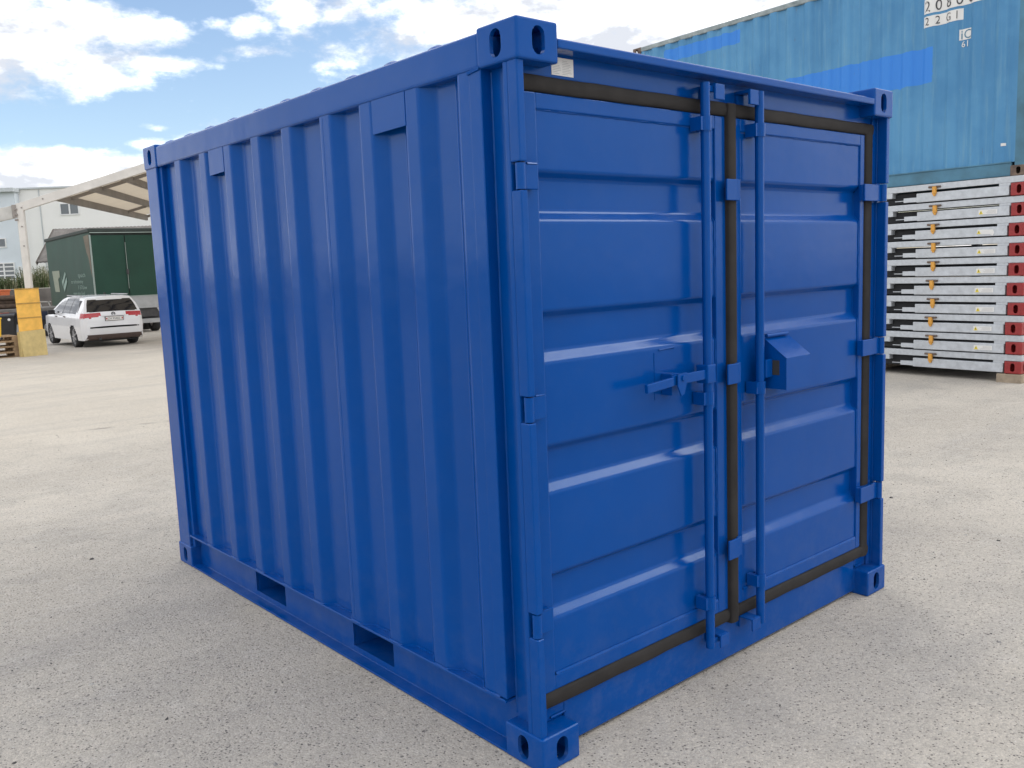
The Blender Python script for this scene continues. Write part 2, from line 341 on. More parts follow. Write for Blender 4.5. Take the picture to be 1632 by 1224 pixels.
# ------------------------------------------------------------------ mesh helpers
class MB:
    def __init__(s): s.v = []; s.f = []; s.mi = []; s.cm = 0
    def add(s, vs, fs):
        o = len(s.v); s.v += [tuple(p) for p in vs]
        for q in fs: s.f.append([i + o for i in q]); s.mi.append(s.cm)
        return s
    def box(s, x0, x1, y0, y1, z0, z1):
        return s.add([(x0, y0, z0), (x1, y0, z0), (x1, y1, z0), (x0, y1, z0), (x0, y0, z1), (x1, y0, z1), (x1, y1, z1), (x0, y1, z1)],
                     [(0, 3, 2, 1), (4, 5, 6, 7), (0, 1, 5, 4), (1, 2, 6, 5), (2, 3, 7, 6), (3, 0, 4, 7)])
    def prism(s, poly, ax, a, b):
        """polygon in the two axes other than ax (cyclic order), extruded from a to b along ax"""
        def p3(u, w, t):
            return {'x': (t, u, w), 'y': (u, t, w), 'z': (u, w, t)}[ax]
        n = len(poly)
        vs = [p3(u, w, a) for u, w in poly] + [p3(u, w, b) for u, w in poly]
        fs = [tuple(range(n))[::-1], tuple(range(n, 2 * n))] + [(i, (i + 1) % n, n + (i + 1) % n, n + i) for i in range(n)]
        return s.add(vs, fs)
    def cyl(s, p0, p1, r0, n=12, r1=None, caps=True):
        p0, p1 = Vector(p0), Vector(p1); r1 = r0 if r1 is None else r1
        d = (p1 - p0).normalized(); a = d.orthogonal().normalized(); b = d.cross(a)
        vs = []
        for p, r in ((p0, r0), (p1, r1)):
            for i in range(n):
                t = 2 * math.pi * i / n; vs.append(p + a * (math.cos(t) * r) + b * (math.sin(t) * r))
        fs = [(i, (i + 1) % n, n + (i + 1) % n, n + i) for i in range(n)]
        if caps: fs += [tuple(range(n))[::-1], tuple(range(n, 2 * n))]
        return s.add(vs, fs)
    def bar(s, p0, p1, w, h, up=(0, 0, 1)):
        """straight box bar from p0 to p1, width w sideways and depth h along up"""
        p0, p1 = Vector(p0), Vector(p1); d = (p1 - p0).normalized(); sd_ = d.cross(Vector(up)).normalized(); u = sd_.cross(d)
        vs = []
        for p in (p0, p1):
            for a, b in ((-1, -1), (1, -1), (1, 1), (-1, 1)): vs.append(p + sd_ * (a * w / 2) + u * (b * h / 2))
        return s.add(vs, [(0, 3, 2, 1), (4, 5, 6, 7), (0, 1, 5, 4), (1, 2, 6, 5), (2, 3, 7, 6), (3, 0, 4, 7)])
    def grid(s, P):
        n, k = len(P), len(P[0])
        return s.add([q for row in P for q in row], [(i * k + j, i * k + j + 1, (i + 1) * k + j + 1, (i + 1) * k + j) for i in range(n - 1) for j in range(k - 1)])
    def bead(s, pts, r=.004, n=5, jit=.0012):
        """a weld bead run along points"""
        out_ = []
        for a, b in zip(pts, pts[1:]):
            a, b = Vector(a), Vector(b); k = max(1, int((b - a).length / .025))
            for i in range(k): out_.append(a.lerp(b, i / k))
        out_.append(Vector(pts[-1]))
        rings = []
        for i, p in enumerate(out_):
            d = (out_[min(i + 1, len(out_) - 1)] - out_[max(i - 1, 0)]).normalized(); a = d.orthogonal().normalized(); b = d.cross(a)
            rr = r + rnd.uniform(-jit, jit)
            rings.append([p + a * math.cos(2 * math.pi * q / n) * rr + b * math.sin(2 * math.pi * q / n) * rr for q in range(n)])
            rings[-1].append(rings[-1][0])
        return s.grid(rings)
    def build(s, name, mt, parent=None, bevel=0, segs=2, smooth=False, angle=40):
        me = bpy.data.meshes.new(name); me.from_pydata(s.v, [], s.f)
        mts = mt if isinstance(mt, (list, tuple)) else [mt]
        for q in mts: me.materials.append(q)
        if len(mts) > 1: me.polygons.foreach_set('material_index', s.mi)
        bm = bmesh.new(); bm.from_mesh(me)
        bmesh.ops.recalc_face_normals(bm, faces=bm.faces)
        if bevel:
            ed = [e for e in bm.edges if len(e.link_faces) == 2 and e.calc_face_angle(0) > .5]
            bmesh.ops.bevel(bm, geom=ed, offset=bevel, segments=segs, profile=.6, affect='EDGES', clamp_overlap=True)
        bm.to_mesh(me); bm.free()
        if smooth:
            me.shade_smooth(); me.set_sharp_from_angle(angle=R(angle))
        o = bpy.data.objects.new(name, me); COL.objects.link(o)
        if parent: o.parent = parent
        return o

def tag(o, label=None, cat=None, group=None, kind=None):
    if label: o['label'] = label
    if cat: o['category'] = cat
    if group: o['group'] = group
    if kind: o['kind'] = kind
    return o
def empty(name, label, cat, loc=(0, 0, 0), rz=0, group=None):
    o = bpy.data.objects.new(name, None); COL.objects.link(o); o.location = loc; o.rotation_euler = (0, 0, rz)
    o.empty_display_size = .2
    return tag(o, label, cat, group)
def one(name, mt, parent, *b, bevel=0.0):
    q = MB()
    for x in b: q.box(*x)
    return q.build(name, mt, parent, bevel=bevel)
def copyo(o, parent, loc=None):
    c = o.copy(); COL.objects.link(c); c.parent = parent
    if loc is not None: c.location = loc
    return c
def oval(w, h, n=8):
    r = w / 2; pts = []
    for i in range(n + 1): t = math.pi * i / n; pts.append((math.cos(t) * r, h / 2 - r + math.sin(t) * r))
    for i in range(n + 1): t = math.pi + math.pi * i / n; pts.append((math.cos(t) * r, -h / 2 + r + math.sin(t) * r))
    return pts
def fillet(pts, r=.012, n=4):
    o = [pts[0]]
    for a, b, c in zip(pts, pts[1:], pts[2:]):
        A, B, C_ = Vector(a), Vector(b), Vector(c); u = (A - B); w = (C_ - B)
        k = min(r, u.length * .45, w.length * .45); p = B + u.normalized() * k; q = B + w.normalized() * k
        o.append(tuple(B + u.normalized() * (k * 1.12)))
        for i in range(n + 1):
            t = i / n; o.append(tuple(p * (1 - t) ** 2 + B * (2 * t * (1 - t)) + q * t * t))
        o.append(tuple(B + w.normalized() * (k * 1.12)))
    o.append(pts[-1]); return o
def textmesh(name, body, size, mt, parent, mw, warp=None, sx=1.0):
    cu = bpy.data.curves.new(name, 'FONT'); cu.body = body; cu.size = size; cu.resolution_u = 3
    to = bpy.data.objects.new(name, cu); COL.objects.link(to)
    bpy.context.view_layer.update()
    me = bpy.data.meshes.new_from_object(to.evaluated_get(bpy.context.evaluated_depsgraph_get()))
    bpy.data.objects.remove(to)
    for v in me.vertices:
        co = mw @ Vector((v.co.x * sx, v.co.y, 0))
        v.co = warp(co) if warp else co
    me.materials.clear(); me.materials.append(mt); me.name = name
    o = bpy.data.objects.new(name, me); COL.objects.link(o); o.parent = parent
    return o

# ------------------------------------------------------------------ ground
def gz(y):
    return -0.017 * (min(max(y, 4.0), 46.0) - 4.0)
q = MB()
ys = [-160, -60, -10, 0, 3, 4, 5, 8, 14, 22, 30, 38, 46, 48, 53.4, 90, 320]
xs = [-260, -120, -40, -10, 0, 10, 40, 120, 320]
q.grid([[(x, y, gz(y)) for y in ys] for x in xs])
g = q.build('ground', M['ground'], smooth=True); tag(g, kind='structure')
q = MB(); q.grid([[(x, y, 1.34) for y in (53.2, 120, 320)] for x in (-260, 0, 120, 320)])
tag(q.build('terrain', M['grassland']), kind='structure')
# loose grit on the yard: nobody could count it
q = MB()
stones = 0
while stones < 5200:
    ang = rnd.uniform(-.15, 1.75); rr = 1.3 + 9.5 * rnd.random() ** 1.6
    x, y = -1.715 + math.sin(ang) * rr, -1.909 + math.cos(ang) * rr
    if -.1 < x < 2.3 and -.1 < y < 3.1: continue
    a = rnd.uniform(.0018, .0055) * (1 + .06 * rr)
    if rnd.random() < .015: a *= 2.2
    b = a * rnd.uniform(.5, .95); h = a * rnd.uniform(.35, .7); t = rnd.uniform(0, 6.28); cs, sn = math.cos(t), math.sin(t); z = gz(y)
    pts = [(a, 0, 0), (0, b, 0), (-a * .9, 0, 0), (0, -b, 0)]
    top = [(a * .5, b * .1, h), (-a * .4, -b * .15, h * .85)]
    q.cm = 0 if rnd.random() < .48 else (1 if rnd.random() < .6 else 2)
    q.add([(x + p[0] * cs - p[1] * sn, y + p[0] * sn + p[1] * cs, z + p[2] - .0004) for p in pts + top],
          [(0, 1, 4), (1, 5, 4), (1, 2, 5), (2, 3, 5), (3, 4, 5), (3, 0, 4)])
    stones += 1
tag(q.build('grit', [mat('dark_grit', (.10, .095, .09), .9, var=.3, vscale=40), mat('grey_grit', (.26, .25, .24), .9, var=.3, vscale=40), mat('pale_grit', (.50, .48, .44), .9, var=.2, vscale=40)]),
    'loose stone grit scattered over the worn pale asphalt', 'grit', kind='stuff')

# ------------------------------------------------------------------ container corner castings
def casting_mesh():
    ob = MB().box(0, .162, 0, .178, 0, .115).build('tmp', M['blue'], bevel=.009, segs=3)
    cut = [MB().box(.014, .148, .014, .164, .014, .101).build('tmpc', M['blue'])]
    cut.append(MB().prism([(.092 + u, .058 + w) for u, w in oval(.050, .080)], 'x', -.02, .06).build('tmpc', M['blue']))
    cut.append(MB().prism([(.084 + u, .058 + w) for u, w in oval(.050, .080)], 'y', -.02, .06).build('tmpc', M['blue']))
    cut.append(MB().prism([(.081 + u, .089 + w) for u, w in oval(.062, .120)], 'z', -.02, .06).build('tmpc', M['blue']))
    for c in cut:
        md = ob.modifiers.new('b', 'BOOLEAN'); md.object = c; md.operation = 'DIFFERENCE'; md.solver = 'EXACT'
    bpy.context.view_layer.update()
    me = bpy.data.meshes.new_from_object(ob.evaluated_get(bpy.context.evaluated_depsgraph_get()))
    for c in [ob] + cut: bpy.data.objects.remove(c)
    return me
CAST = casting_mesh()
def casting(corner, sgn, mt, parent, name='corner_casting', scale=1.0):
    me = CAST.copy(); me.name = name
    for v in me.vertices:
        v.co = Vector([corner[i] + v.co[i] * sgn[i] * scale for i in range(3)])
    if sgn[0] * sgn[1] * sgn[2] < 0: me.flip_normals()
    me.materials.clear(); me.materials.append(mt)
    o = bpy.data.objects.new(name, me); COL.objects.link(o); o.parent = parent
    return o

# ------------------------------------------------------------------ the blue storage container
W, LEN, HT = 2.20, 2.991, 2.26
BL = M['blue']
can = empty('storage_container', 'freshly painted royal blue small steel storage container with double doors', 'container')
for cx, sx in ((0, 1), (W, -1)):
    for cy, sy in ((0, 1), (LEN, -1)):
        for cz, sz in ((0, 1), (HT, -1)):
            casting((cx, cy, cz), (sx, sy, sz), BL, can)
HZ = (1.825, 1.146, .474)           # hinge heights
def mx_(x, side): return x if side == 0 else W - x
def sbox(q, side, x0, x1, *r):
    a, b = mx_(x0, side), mx_(x1, side); q.box(min(a, b), max(a, b), *r)
for side in (0, 1):
    # front corner post: bent outer leg notched for the hinges, groove plate, rear leg
    q = MB()
    zs = [.112] + [z for h in sorted(HZ) for z in (h - .040, h + .040)] + [2.148]
    for a, b in zip(zs[0::2], zs[1::2]):
        sbox(q, side, .006, .033, .010, .052, a, b)
    sbox(q, side, .0065, .033, .0515, .073, .112, 2.148)
    sbox(q, side, .0325, .060, .060, .073, .112, 2.148)
    sbox(q, side, .047, .060, .0725, .172, .112, 2.148)
    sbox(q, side, .0065, .0605, .171, .228, .186, 2.150)
    p = q.build('corner_post', BL, can, bevel=.005, segs=3)
    q = MB()      # weld run down the groove
    q.bead([(mx_(.0475, side), .170, .13), (mx_(.0475, side), .170, 2.14)], r=.004)
    q.build('weld_bead', BL, p, smooth=True); q = MB()
    q.bead([(mx_(.0065, side), .229, 2.143), (mx_(.0065, side), .172, 2.150)], r=.007, jit=.003)
    q.build('weld_bead', BL, p, smooth=True)
    # rear post
    q = MB(); sbox(q, side, .0065, .16, 2.835, 2.985, .112, 2.148); sbox(q, side, .020, .10, 2.80, 2.836, .112, 2.148)
    q.build('corner_post', BL, can, bevel=.006, segs=3)
    # top side rail, bottom side rail with fork pockets
    q = MB(); sbox(q, side, .004, .070, .174, 2.817, 2.146, 2.250)
    q.build('top_rail', BL, can, bevel=.012, segs=3)
    q = MB(); sbox(q, side, .002, .062, .172, 2.819, .176, .183)          # top flange
    sbox(q, side, .002, .062, .172, 2.819, .004, .012)                    # bottom flange
    for a, b in ((.172, .907), (1.206, 1.810), (2.120, 2.819)): sbox(q, side, .054, .0625, a, b, .0115, .1765)
    for a, b in ((.906, 1.207), (1.809, 2.121)): sbox(q, side, .0545, .062, a, b, .0115, .036)
    br = q.build('bottom_rail', BL, can)
    q = MB()
    for zz, xx in ((.183, .0035), (.0125, .053)): q.bead([(mx_(xx, side), .175, zz), (mx_(xx, side), 2.815, zz)], r=.0022, jit=.0006)
    q.build('edge_bead', BL, br, smooth=True)
    # corrugated side wall
    ks = [2.590, 2.282, 2.005, 1.722, 1.442, 1.130, .850, .568]
    pr = [(.046, 2.84), (.046, 2.645)]
    for i, k in enumerate(ks):
        nk = ks[i + 1] if i < 7 else .284
        pr += [(.008, k), (.008, k - .076), (.046, k - .126), (.046, nk + .052)]
    pr += [(.008, .284), (.008, .20)]
    prof = fillet(pr, .011, 5)
    q = MB(); q.grid([[(mx_(x, side), y, z) for z in (.184, .7, 1.2, 1.7, 2.149)] for x, y in prof])
    pan = q.build('side_wall', BL, can, smooth=True, angle=60)
    q = MB()
    q.bead([(mx_(x - .003, side), y, .1845) for x, y in fillet(pr[1:], .006, 1)], r=.0042, jit=.0016)
    for yy in (1.105, 1.405): q.bead([(mx_(.0085 if yy < 1.2 else .046, side), yy, .19), (mx_(.0085 if yy < 1.2 else .046, side), yy, 2.14)], r=.0016, jit=.0004)
    q.build('weld_bead', BL, pan, smooth=True)
    # ventilator hoods under the top rail
    for y0, y1 in ((2.003, 2.165), (.566, .765)):
        q = MB(); a, b = .009, .041
        poly = [(y0, 2.149), (y0, 2.040), (y1, 2.036), (y1, 2.149)]
        xs_ = (mx_(.0068, side), mx_(.0098, side))
        q.prism(poly, 'x', min(xs_), max(xs_))
        xs_ = (mx_(.0099, side), mx_(.040, side))
        q.prism([(y1 - .004, 2.149), (y1 - .004, 2.037), (y1 - .001, 2.037), (y1 - .001, 2.149)], 'x', min(xs_), max(xs_))
        q.build('vent_hood', BL, can, bevel=.0012)
# fork pocket tunnels through the floor
for y0, y1 in ((.909, 1.204), (1.812, 2.118)):
    q = MB()
    q.box(.064, W - .064, y0 - .004, y0, .034, .172); q.box(.064, W - .064, y1, y1 + .004, .034, .172)
    q.box(.064, W - .064, y0 - .004, y1 + .004, .1722, .1752)
    q.box(.064, W - .064, y0 - .004, y1 + .004, .030, .0338)
    q.build('fork_pocket', BL, can)
one('floor', M['dark'], can, (.07, W - .07, .09, 2.9, .1845, .21))
# roof with pressed cross corrugations
pf = []
for i in range(281):
    y = .09 + 2.81 * i / 280
    d = min(abs(y - (.245 + .262 * k)) for k in range(11))
    pf.append((y, 2.236 + (.058 * (.5 + .5 * math.cos(math.pi * d / .115)) if d < .115 else 0)))
q = MB()
q.grid([[(x, y, 2.236 + (z - 2.236) * f_) for y, z in pf] for x, f_ in ((.0705, .0), (.074, .45), (.084, .82), (.105, 1), (.17, 1), (W / 2, 1), (W - .17, 1), (W - .105, 1), (W - .084, .82), (W - .074, .45), (W - .0705, 0))])
q.build('roof', BL, can, smooth=True, angle=60)
# back end
one('end_rail', BL, can, (.162, W - .162, 2.92, 2.985, .004, .16), bevel=.004)
one('end_rail', BL, can, (.162, W - .162, 2.92, 2.985, 2.16, 2.25), bevel=.004)
pr = [(.16, 2.93)]
for k in range(7):
    x = .20 + k * .262; pr += [(x, 2.93), (x + .07, 2.965), (x + .15, 2.965), (x + .22, 2.93)]
pr += [(W - .16, 2.93)]
q = MB(); q.grid([[(x, y, z) for z in (.16, 2.16)] for x, y in fillet(pr, .012, 3)])
q.build('end_wall', BL, can, smooth=True, angle=60)
# door header and sill
q = MB(); q.box(.060, W - .060, .070, .12, 2.121, 2.204)
q.box(.1625, W - .1625, .001, .125, 2.190, 2.2165)
q.prism([(.06, 2.2167), (.125, 2.2167), (.125, 2.247), (.09, 2.247)], 'x', .1625, W - .1625)
hd = q.build('door_header', BL, can, bevel=.006, segs=3)
q = MB()
for x in (.36, W - .36): q.box(x - .002, x + .002, .02, .0702, 2.15, 2.19)
q = MB(); q.box(.1625, W - .1625, .070, .13, .0125, .1655); q.box(.060, W - .060, .0725, .13, .1150, .1650)
q.build('door_sill', BL, can, bevel=.005, segs=2)
for sx_ in (0, 1):
    q = MB(); q.bead([(mx_(.10, sx_), .068, .129), (mx_(.162, sx_), .068, .129)], r=.005, jit=.002); q.build('weld_bead', BL, can, smooth=True)
    q = MB(); q.bead([(mx_(.1635, sx_), .069, .125), (mx_(.1635, sx_), .069, .02)], r=.004); q.build('weld_bead', BL, can, smooth=True)
# data plate: white sticker with rows of small print
dp = one('data_plate', M['label'], can, (.198, .290, .0685, .0698, 2.132, 2.184))
q = MB()
for i in range(9):
    z = 2.176 - i * .0048
    q.box(.203, .203 + rnd.uniform(.02, .034), .0680, .0684, z - .0011, z)
    q.box(.243, .243 + rnd.uniform(.02, .042), .0680, .0684, z - .0011, z)
q.build('print_line', M['greyink'], dp)

# ---- doors
RIBS = [(1.848, 1.700), (1.430, 1.273), (1.014, .862), (.602, .452)]
def make_door(x0, x1, sx0, sx1, right):
    q = MB()
    zb, zt, sb, st_ = .219, 2.073, .268, 2.026
    q.box(x0, sx0, .060, .108, zb, zt); q.box(sx1, x1, .060, .108, zb, zt)
    q.box(sx0 - .001, sx1 + .001, .0604, .1076, zb, sb); q.box(sx0 - .001, sx1 + .001, .0604, .1076, st_, zt)
    d = q.build('door', BL, can, bevel=.004, segs=2)
    pr = [(.0665, 2.04)]
    for a, b in RIBS: pr += [(.0665, a), (.092, a - .020), (.092, b + .031), (.0665, b)]
    pr += [(.0665, .255)]
    prof = fillet(pr, .008, 4)
    q = MB(); q.grid([[(x, y, z) for x in [sx0 - .004 + (sx1 - sx0 + .008) * i / 6 for i in range(7)]] for y, z in prof])
    q.build('door_sheet', BL, d, smooth=True, angle=70)
    q = MB()
    q.bead([(sx0 + .004, .0655, sb + .002), (sx1 - .004, .0655, sb + .002)], r=.0062, jit=.0014)
    q.bead([(sx0 + .004, .0665, st_ - .001), (sx1 - .004, .0665, st_ - .001)], r=.0035)
    xe = sx1 - .001
    q.bead([(xe, y - .001, z) for y, z in pr if .27 < z < 2.03], r=.0036, jit=.0014)
    q.build('weld_bead', BL, d, smooth=True)
    return d
dl = make_door(.066, 1.049, .121, .988, False)
dr = make_door(1.096, 2.070, 1.146, 2.034, True)
def seal(parent, pts, w, fr=.050, bk=.075):
    """rounded rubber strip along a straight run; pts = (x0,x1,z0,z1)"""
    x0, x1, z0, z1 = pts
    q = MB(); n = 8
    if x1 - x0 > z1 - z0:
        c, h = (z0 + z1) / 2, (z1 - z0) / 2
        sec = [(bk, z0)] + [(fr + (1 - math.sin(math.pi * (i + .8) / (n + 1.6))) * .009, c - h * math.cos(math.pi * (i + .8) / (n + 1.6))) for i in range(n + 1)] + [(bk, z1)]
        k = 24
        q.grid([[(x0 + (x1 - x0) * i / k, y + rnd.uniform(-.001, .001), z + math.sin(i * .9) * .0012) for y, z in sec] for i in range(k + 1)])
    else:
        c, h = (x0 + x1) / 2, (x1 - x0) / 2
        sec = [(x0, bk)] + [(c - h * math.cos(math.pi * (i + .8) / (n + 1.6)), fr + (1 - math.sin(math.pi * (i + .8) / (n + 1.6))) * .009) for i in range(n + 1)] + [(x1, bk)]
        k = 24
        q.grid([[(x, y, z0 + (z1 - z0) * i / k) for x, y in sec] for i in range(k + 1)])
    return q.build('rubber_seal', M['rubber'], parent, smooth=True, angle=70)
seal(dl, (.036, 1.052, 2.0735, 2.1205), 0); seal(dl, (.036, 1.052, .1685, .2185), 0)
seal(dr, (1.080, 2.130, 2.0735, 2.1205), 0); seal(dr, (1.080, 2.130, .1685, .2185), 0)
seal(dl, (1.047, 1.098, .163, 2.118), 0, fr=.040)
seal(dr, (2.071, 2.132, .17, 2.115), 0)
seal(dl, (.034, .0655, .17, 2.115), 0)
one('jamb_strip', BL, can, (.0335, .060, .0735, .10, .16, 2.13))
one('jamb_strip', BL, can, (W - .060, W - .0335, .0735, .10, .16, 2.13))
# hinges: knuckle in the post notch and a welded blade on the door
for side, d in ((0, dl), (1, dr)):
    for h in HZ:
        q = MB()
        sbox(q, side, .020, .094 if side == 0 else .180, .030, .041, h - .036, h + .036)
        sbox(q, side, .052, .094 if side == 0 else .180, .0412, .0598, h - .034, h + .034)
        hg = q.build('hinge', BL, d, bevel=.003)
        q = MB(); q.cyl((mx_(.0215, side), .0275, h - .037), (mx_(.0215, side), .0275, h + .037), .0150, 14)
        q.bead([(mx_(.05, side), .031, h + .037), (mx_(.09, side), .031, h + .037)], r=.0035)
        q.build('hinge_pin', BL, hg, smooth=True)
# overlap clamps on the centre seal
for h in (1.812, 1.140, .466):
    q = MB(); q.box(1.012, 1.080, .026, .034, h - .038, h + .038); q.box(1.0755, 1.106, .0345, .0598, h - .038, h + .038)
    q.build('centre_clamp', BL, dr, bevel=.003)
# locking rods
def rod(d, x, right):
    y = .020
    q = MB(); q.cyl((x, y, .128), (x, y, 2.168), .0168, 18)
    r_ = q.build('locking_rod', BL, d, smooth=True, angle=50)
    for zc in (2.030, .305, 1.072):
        q = MB(); q.cyl((x, y, zc - .024), (x, y, zc + .024), .0215, 16)
        s_ = 1 if zc > 1.5 or zc < .5 else -1
        q.box(x - .034, x - .012, .012, .0598, zc - .023, zc + .023); q.box(x + .012, x + .034, .030, .0598, zc - .02, zc + .02)
        q.build('rod_bracket', BL, r_, bevel=0)
    s_ = -1 if right else 1
    for zc, up in ((2.150, 1), (.150, -1)):
        q = MB()
        a = sorted((x, x + s_ * .050)); q.box(a[0], a[1], .012, .030, zc - .010, zc + .010)
        q.build('cam_end', BL, r_, bevel=.002)
        q = MB()
        a = sorted((x + s_ * .034, x + s_ * .086))
        if up > 0:
            q.box(a[0], a[1], .006, .0698, zc + .006, zc + .017) ; q.box(a[0], a[1], .000, .0105, zc - .036, zc + .0165)
            q.box(a[0] + .004, a[1] - .004, .0605, .0698, zc - .036, zc + .0055)
        else:
            q.box(a[0], a[1], .004, .0698, zc + .012, zc + .019); q.box(a[0], a[1], -.003, .0045, zc - .030, zc + .018)
            q.box(a[0] + .004, a[1] - .004, .0605, .0698, zc - .030, zc + .0115)
        q.build('cam_keeper', BL, can, bevel=.0025)
    return r_
r1 = rod(dl, .880, False); r2 = rod(dr, 1.207, True)
# swing handle with catch on the left leaf
q = MB()
q.box(.845, .894, -.006, .046, 1.128, 1.196)
q.build('handle_bracket', BL, r1, bevel=.006)
q = MB(); q.bar((.512, -.006, 1.150), (.660, .002, 1.158), .014, .030); q.bar((.655, .004, 1.160), (.848, .008, 1.162), .012, .034)
hn = q.build('handle', BL, dl, bevel=.003)
q = MB(); q.prism([(.672, 1.182), (.722, 1.184), (.724, 1.160), (.706, 1.112), (.690, 1.104), (.672, 1.140)], 'y', -.012, -.006)
q.cyl((.700, -.018, 1.166), (.700, .06, 1.166), .010, 12)
q.box(.676, .720, .020, .0665, 1.105, 1.180)
q.build('handle_catch', BL, dl, bevel=.0015)
q = MB(); q.bead([(.665, .0655, 1.262), (.745, .0655, 1.266)], r=.004, jit=.0018); q.bead([(.64, .0655, 1.255), (.64, .0655, 1.09)], r=.0012, jit=.0004)
q.build('weld_bead', BL, dl, smooth=True)
# padlock box on the right leaf
q = MB()
x0, x1 = 1.262, 1.432
sec = [(.0655, 1.060), (.0655, 1.256), (.036, 1.252), (-.056, 1.180), (-.056, 1.060)]
inn = [(.0655, 1.058), (.0655, 1.248), (.040, 1.246), (-.050, 1.176), (-.050, 1.058)]
# shell: two cheeks, front, sloped lid, back
q.prism([(.0655, 1.060), (.0655, 1.2555), (.036, 1.2515), (-.0555, 1.1795), (-.0555, 1.060)], 'x', x0, x0 + .005)
q.prism([(.0655, 1.060), (.0655, 1.2555), (.036, 1.2515), (-.0555, 1.1795), (-.0555, 1.060)], 'x', x1 - .005, x1)
q.box(x0, x1, -.060, -.0553, 1.058, 1.182)
q.prism([(.038, 1.256), (.036, 1.2517), (-.0575, 1.1797), (-.060, 1.1825)], 'x', x0 - .001, x1 + .001)
q.box(x0 - .016, x1 + .016, .058, .0645, 1.075, 1.262)
bx_ = q.build('padlock_box', BL, dr, bevel=.0012)
q = MB(); q.cyl((x0 + .004, .030, 1.264), (x1 - .02, .030, 1.264), .0075, 10); q.bead([(x0 + .03, .060, 1.268), (x0 + .12, .060, 1.268)], r=.004, jit=.0018)
q.build('lid_hinge', BL, bx_, smooth=True)
q = MB(); q.box(1.214, 1.256, -.004, .008, 1.108, 1.178); q.build('rod_arm', BL, r2, bevel=.004)
one('lock_slot', M['dark'], bx_, (x0 - .0012, x0 - .0004, -.030, .010, 1.115, 1.172))

# ------------------------------------------------------------------ the stack of folded steel frames with the old container on top
HX, HY = .06609, .99781
RZ = -math.atan2(HX, HY)                 # local y runs along the stack, local x into it
PS = (9.266, 2.072)
grp = 'galvanised frames in the stack'
ords = ['topmost', 'second', 'third', 'fourth', 'fifth', 'sixth', 'seventh', 'eighth', 'ninth', 'lowest']
DEPTH = 2.40
def frame_parts(root):
    L0, L1 = -.190, 5.86
    for xx in (0, DEPTH):
        s_ = 1 if xx == 0 else -1
        def X(a, b): return tuple(sorted((xx + s_ * a, xx + s_ * b)))
        q = MB(); q.box(*X(.0, .075), L0, L1, .150, .2215); q.build('long_beam', M['galv'], root, bevel=.004)
        for e, t in ((0, 1), (1, -1)):
            def Y(a, b):
                return tuple(sorted((a, b))) if e == 0 else tuple(sorted((L0 + L1 - a, L0 + L1 - b)))
            q = MB(); q.box(*X(-.010, .070), *Y(.012, 1.094), .012, .120); q.build('folding_leg', M['galv'], root, bevel=.007, segs=3)
            q = MB(); q.box(*X(.004, .058), *Y(1.0945, 1.265), .022, .076); q.box(*X(.02, .035), *Y(1.2652, 1.385), .040, .050)
            q.build('leg_extension', M['galv'], root, bevel=.002)
            q = MB(); q.box(*X(-.002, .07), *Y(.0, .125), .1205, .1495); q.build('beam_bracket', M['galv'], root, bevel=.003)
            q = MB(); q.box(*X(.0, .12), *Y(1.412, 1.512), .086, .1498); q.build('cross_beam_end', M['galv'], root, bevel=.003)
            q = MB(); q.box(*X(-.034, -.004), *Y(.842, .888), .098, .186); q.prism([(u, w) for u, w in ((Y(.846, .846)[0], .0978), (Y(.886, .886)[0], .0978), (Y(.872, .872)[0], .072), (Y(.856, .856)[0], .072))], 'x', *X(-.030, -.011))
            q.build('latch', M['amber'], root, bevel=.004)
            q = MB(); q.cyl((xx - s_ * .013, Y(.795, .795)[0], .183), (xx - s_ * .013, Y(.94, .94)[0], .183), .012, 8); q.build('latch_pin', M['rust'], root)
    q = MB(); q.box(.12, DEPTH - .12, .05, 5.62, .085, .140); q.build('deck', M['galvshade'], root)
    q = MB(); q.box(.085, .11, -.02, 5.7, .012, .135); q.box(DEPTH - .11, DEPTH - .085, -.02, 5.7, .012, .135); q.build('inner_web', M['galvshade'], root)
fr0 = None
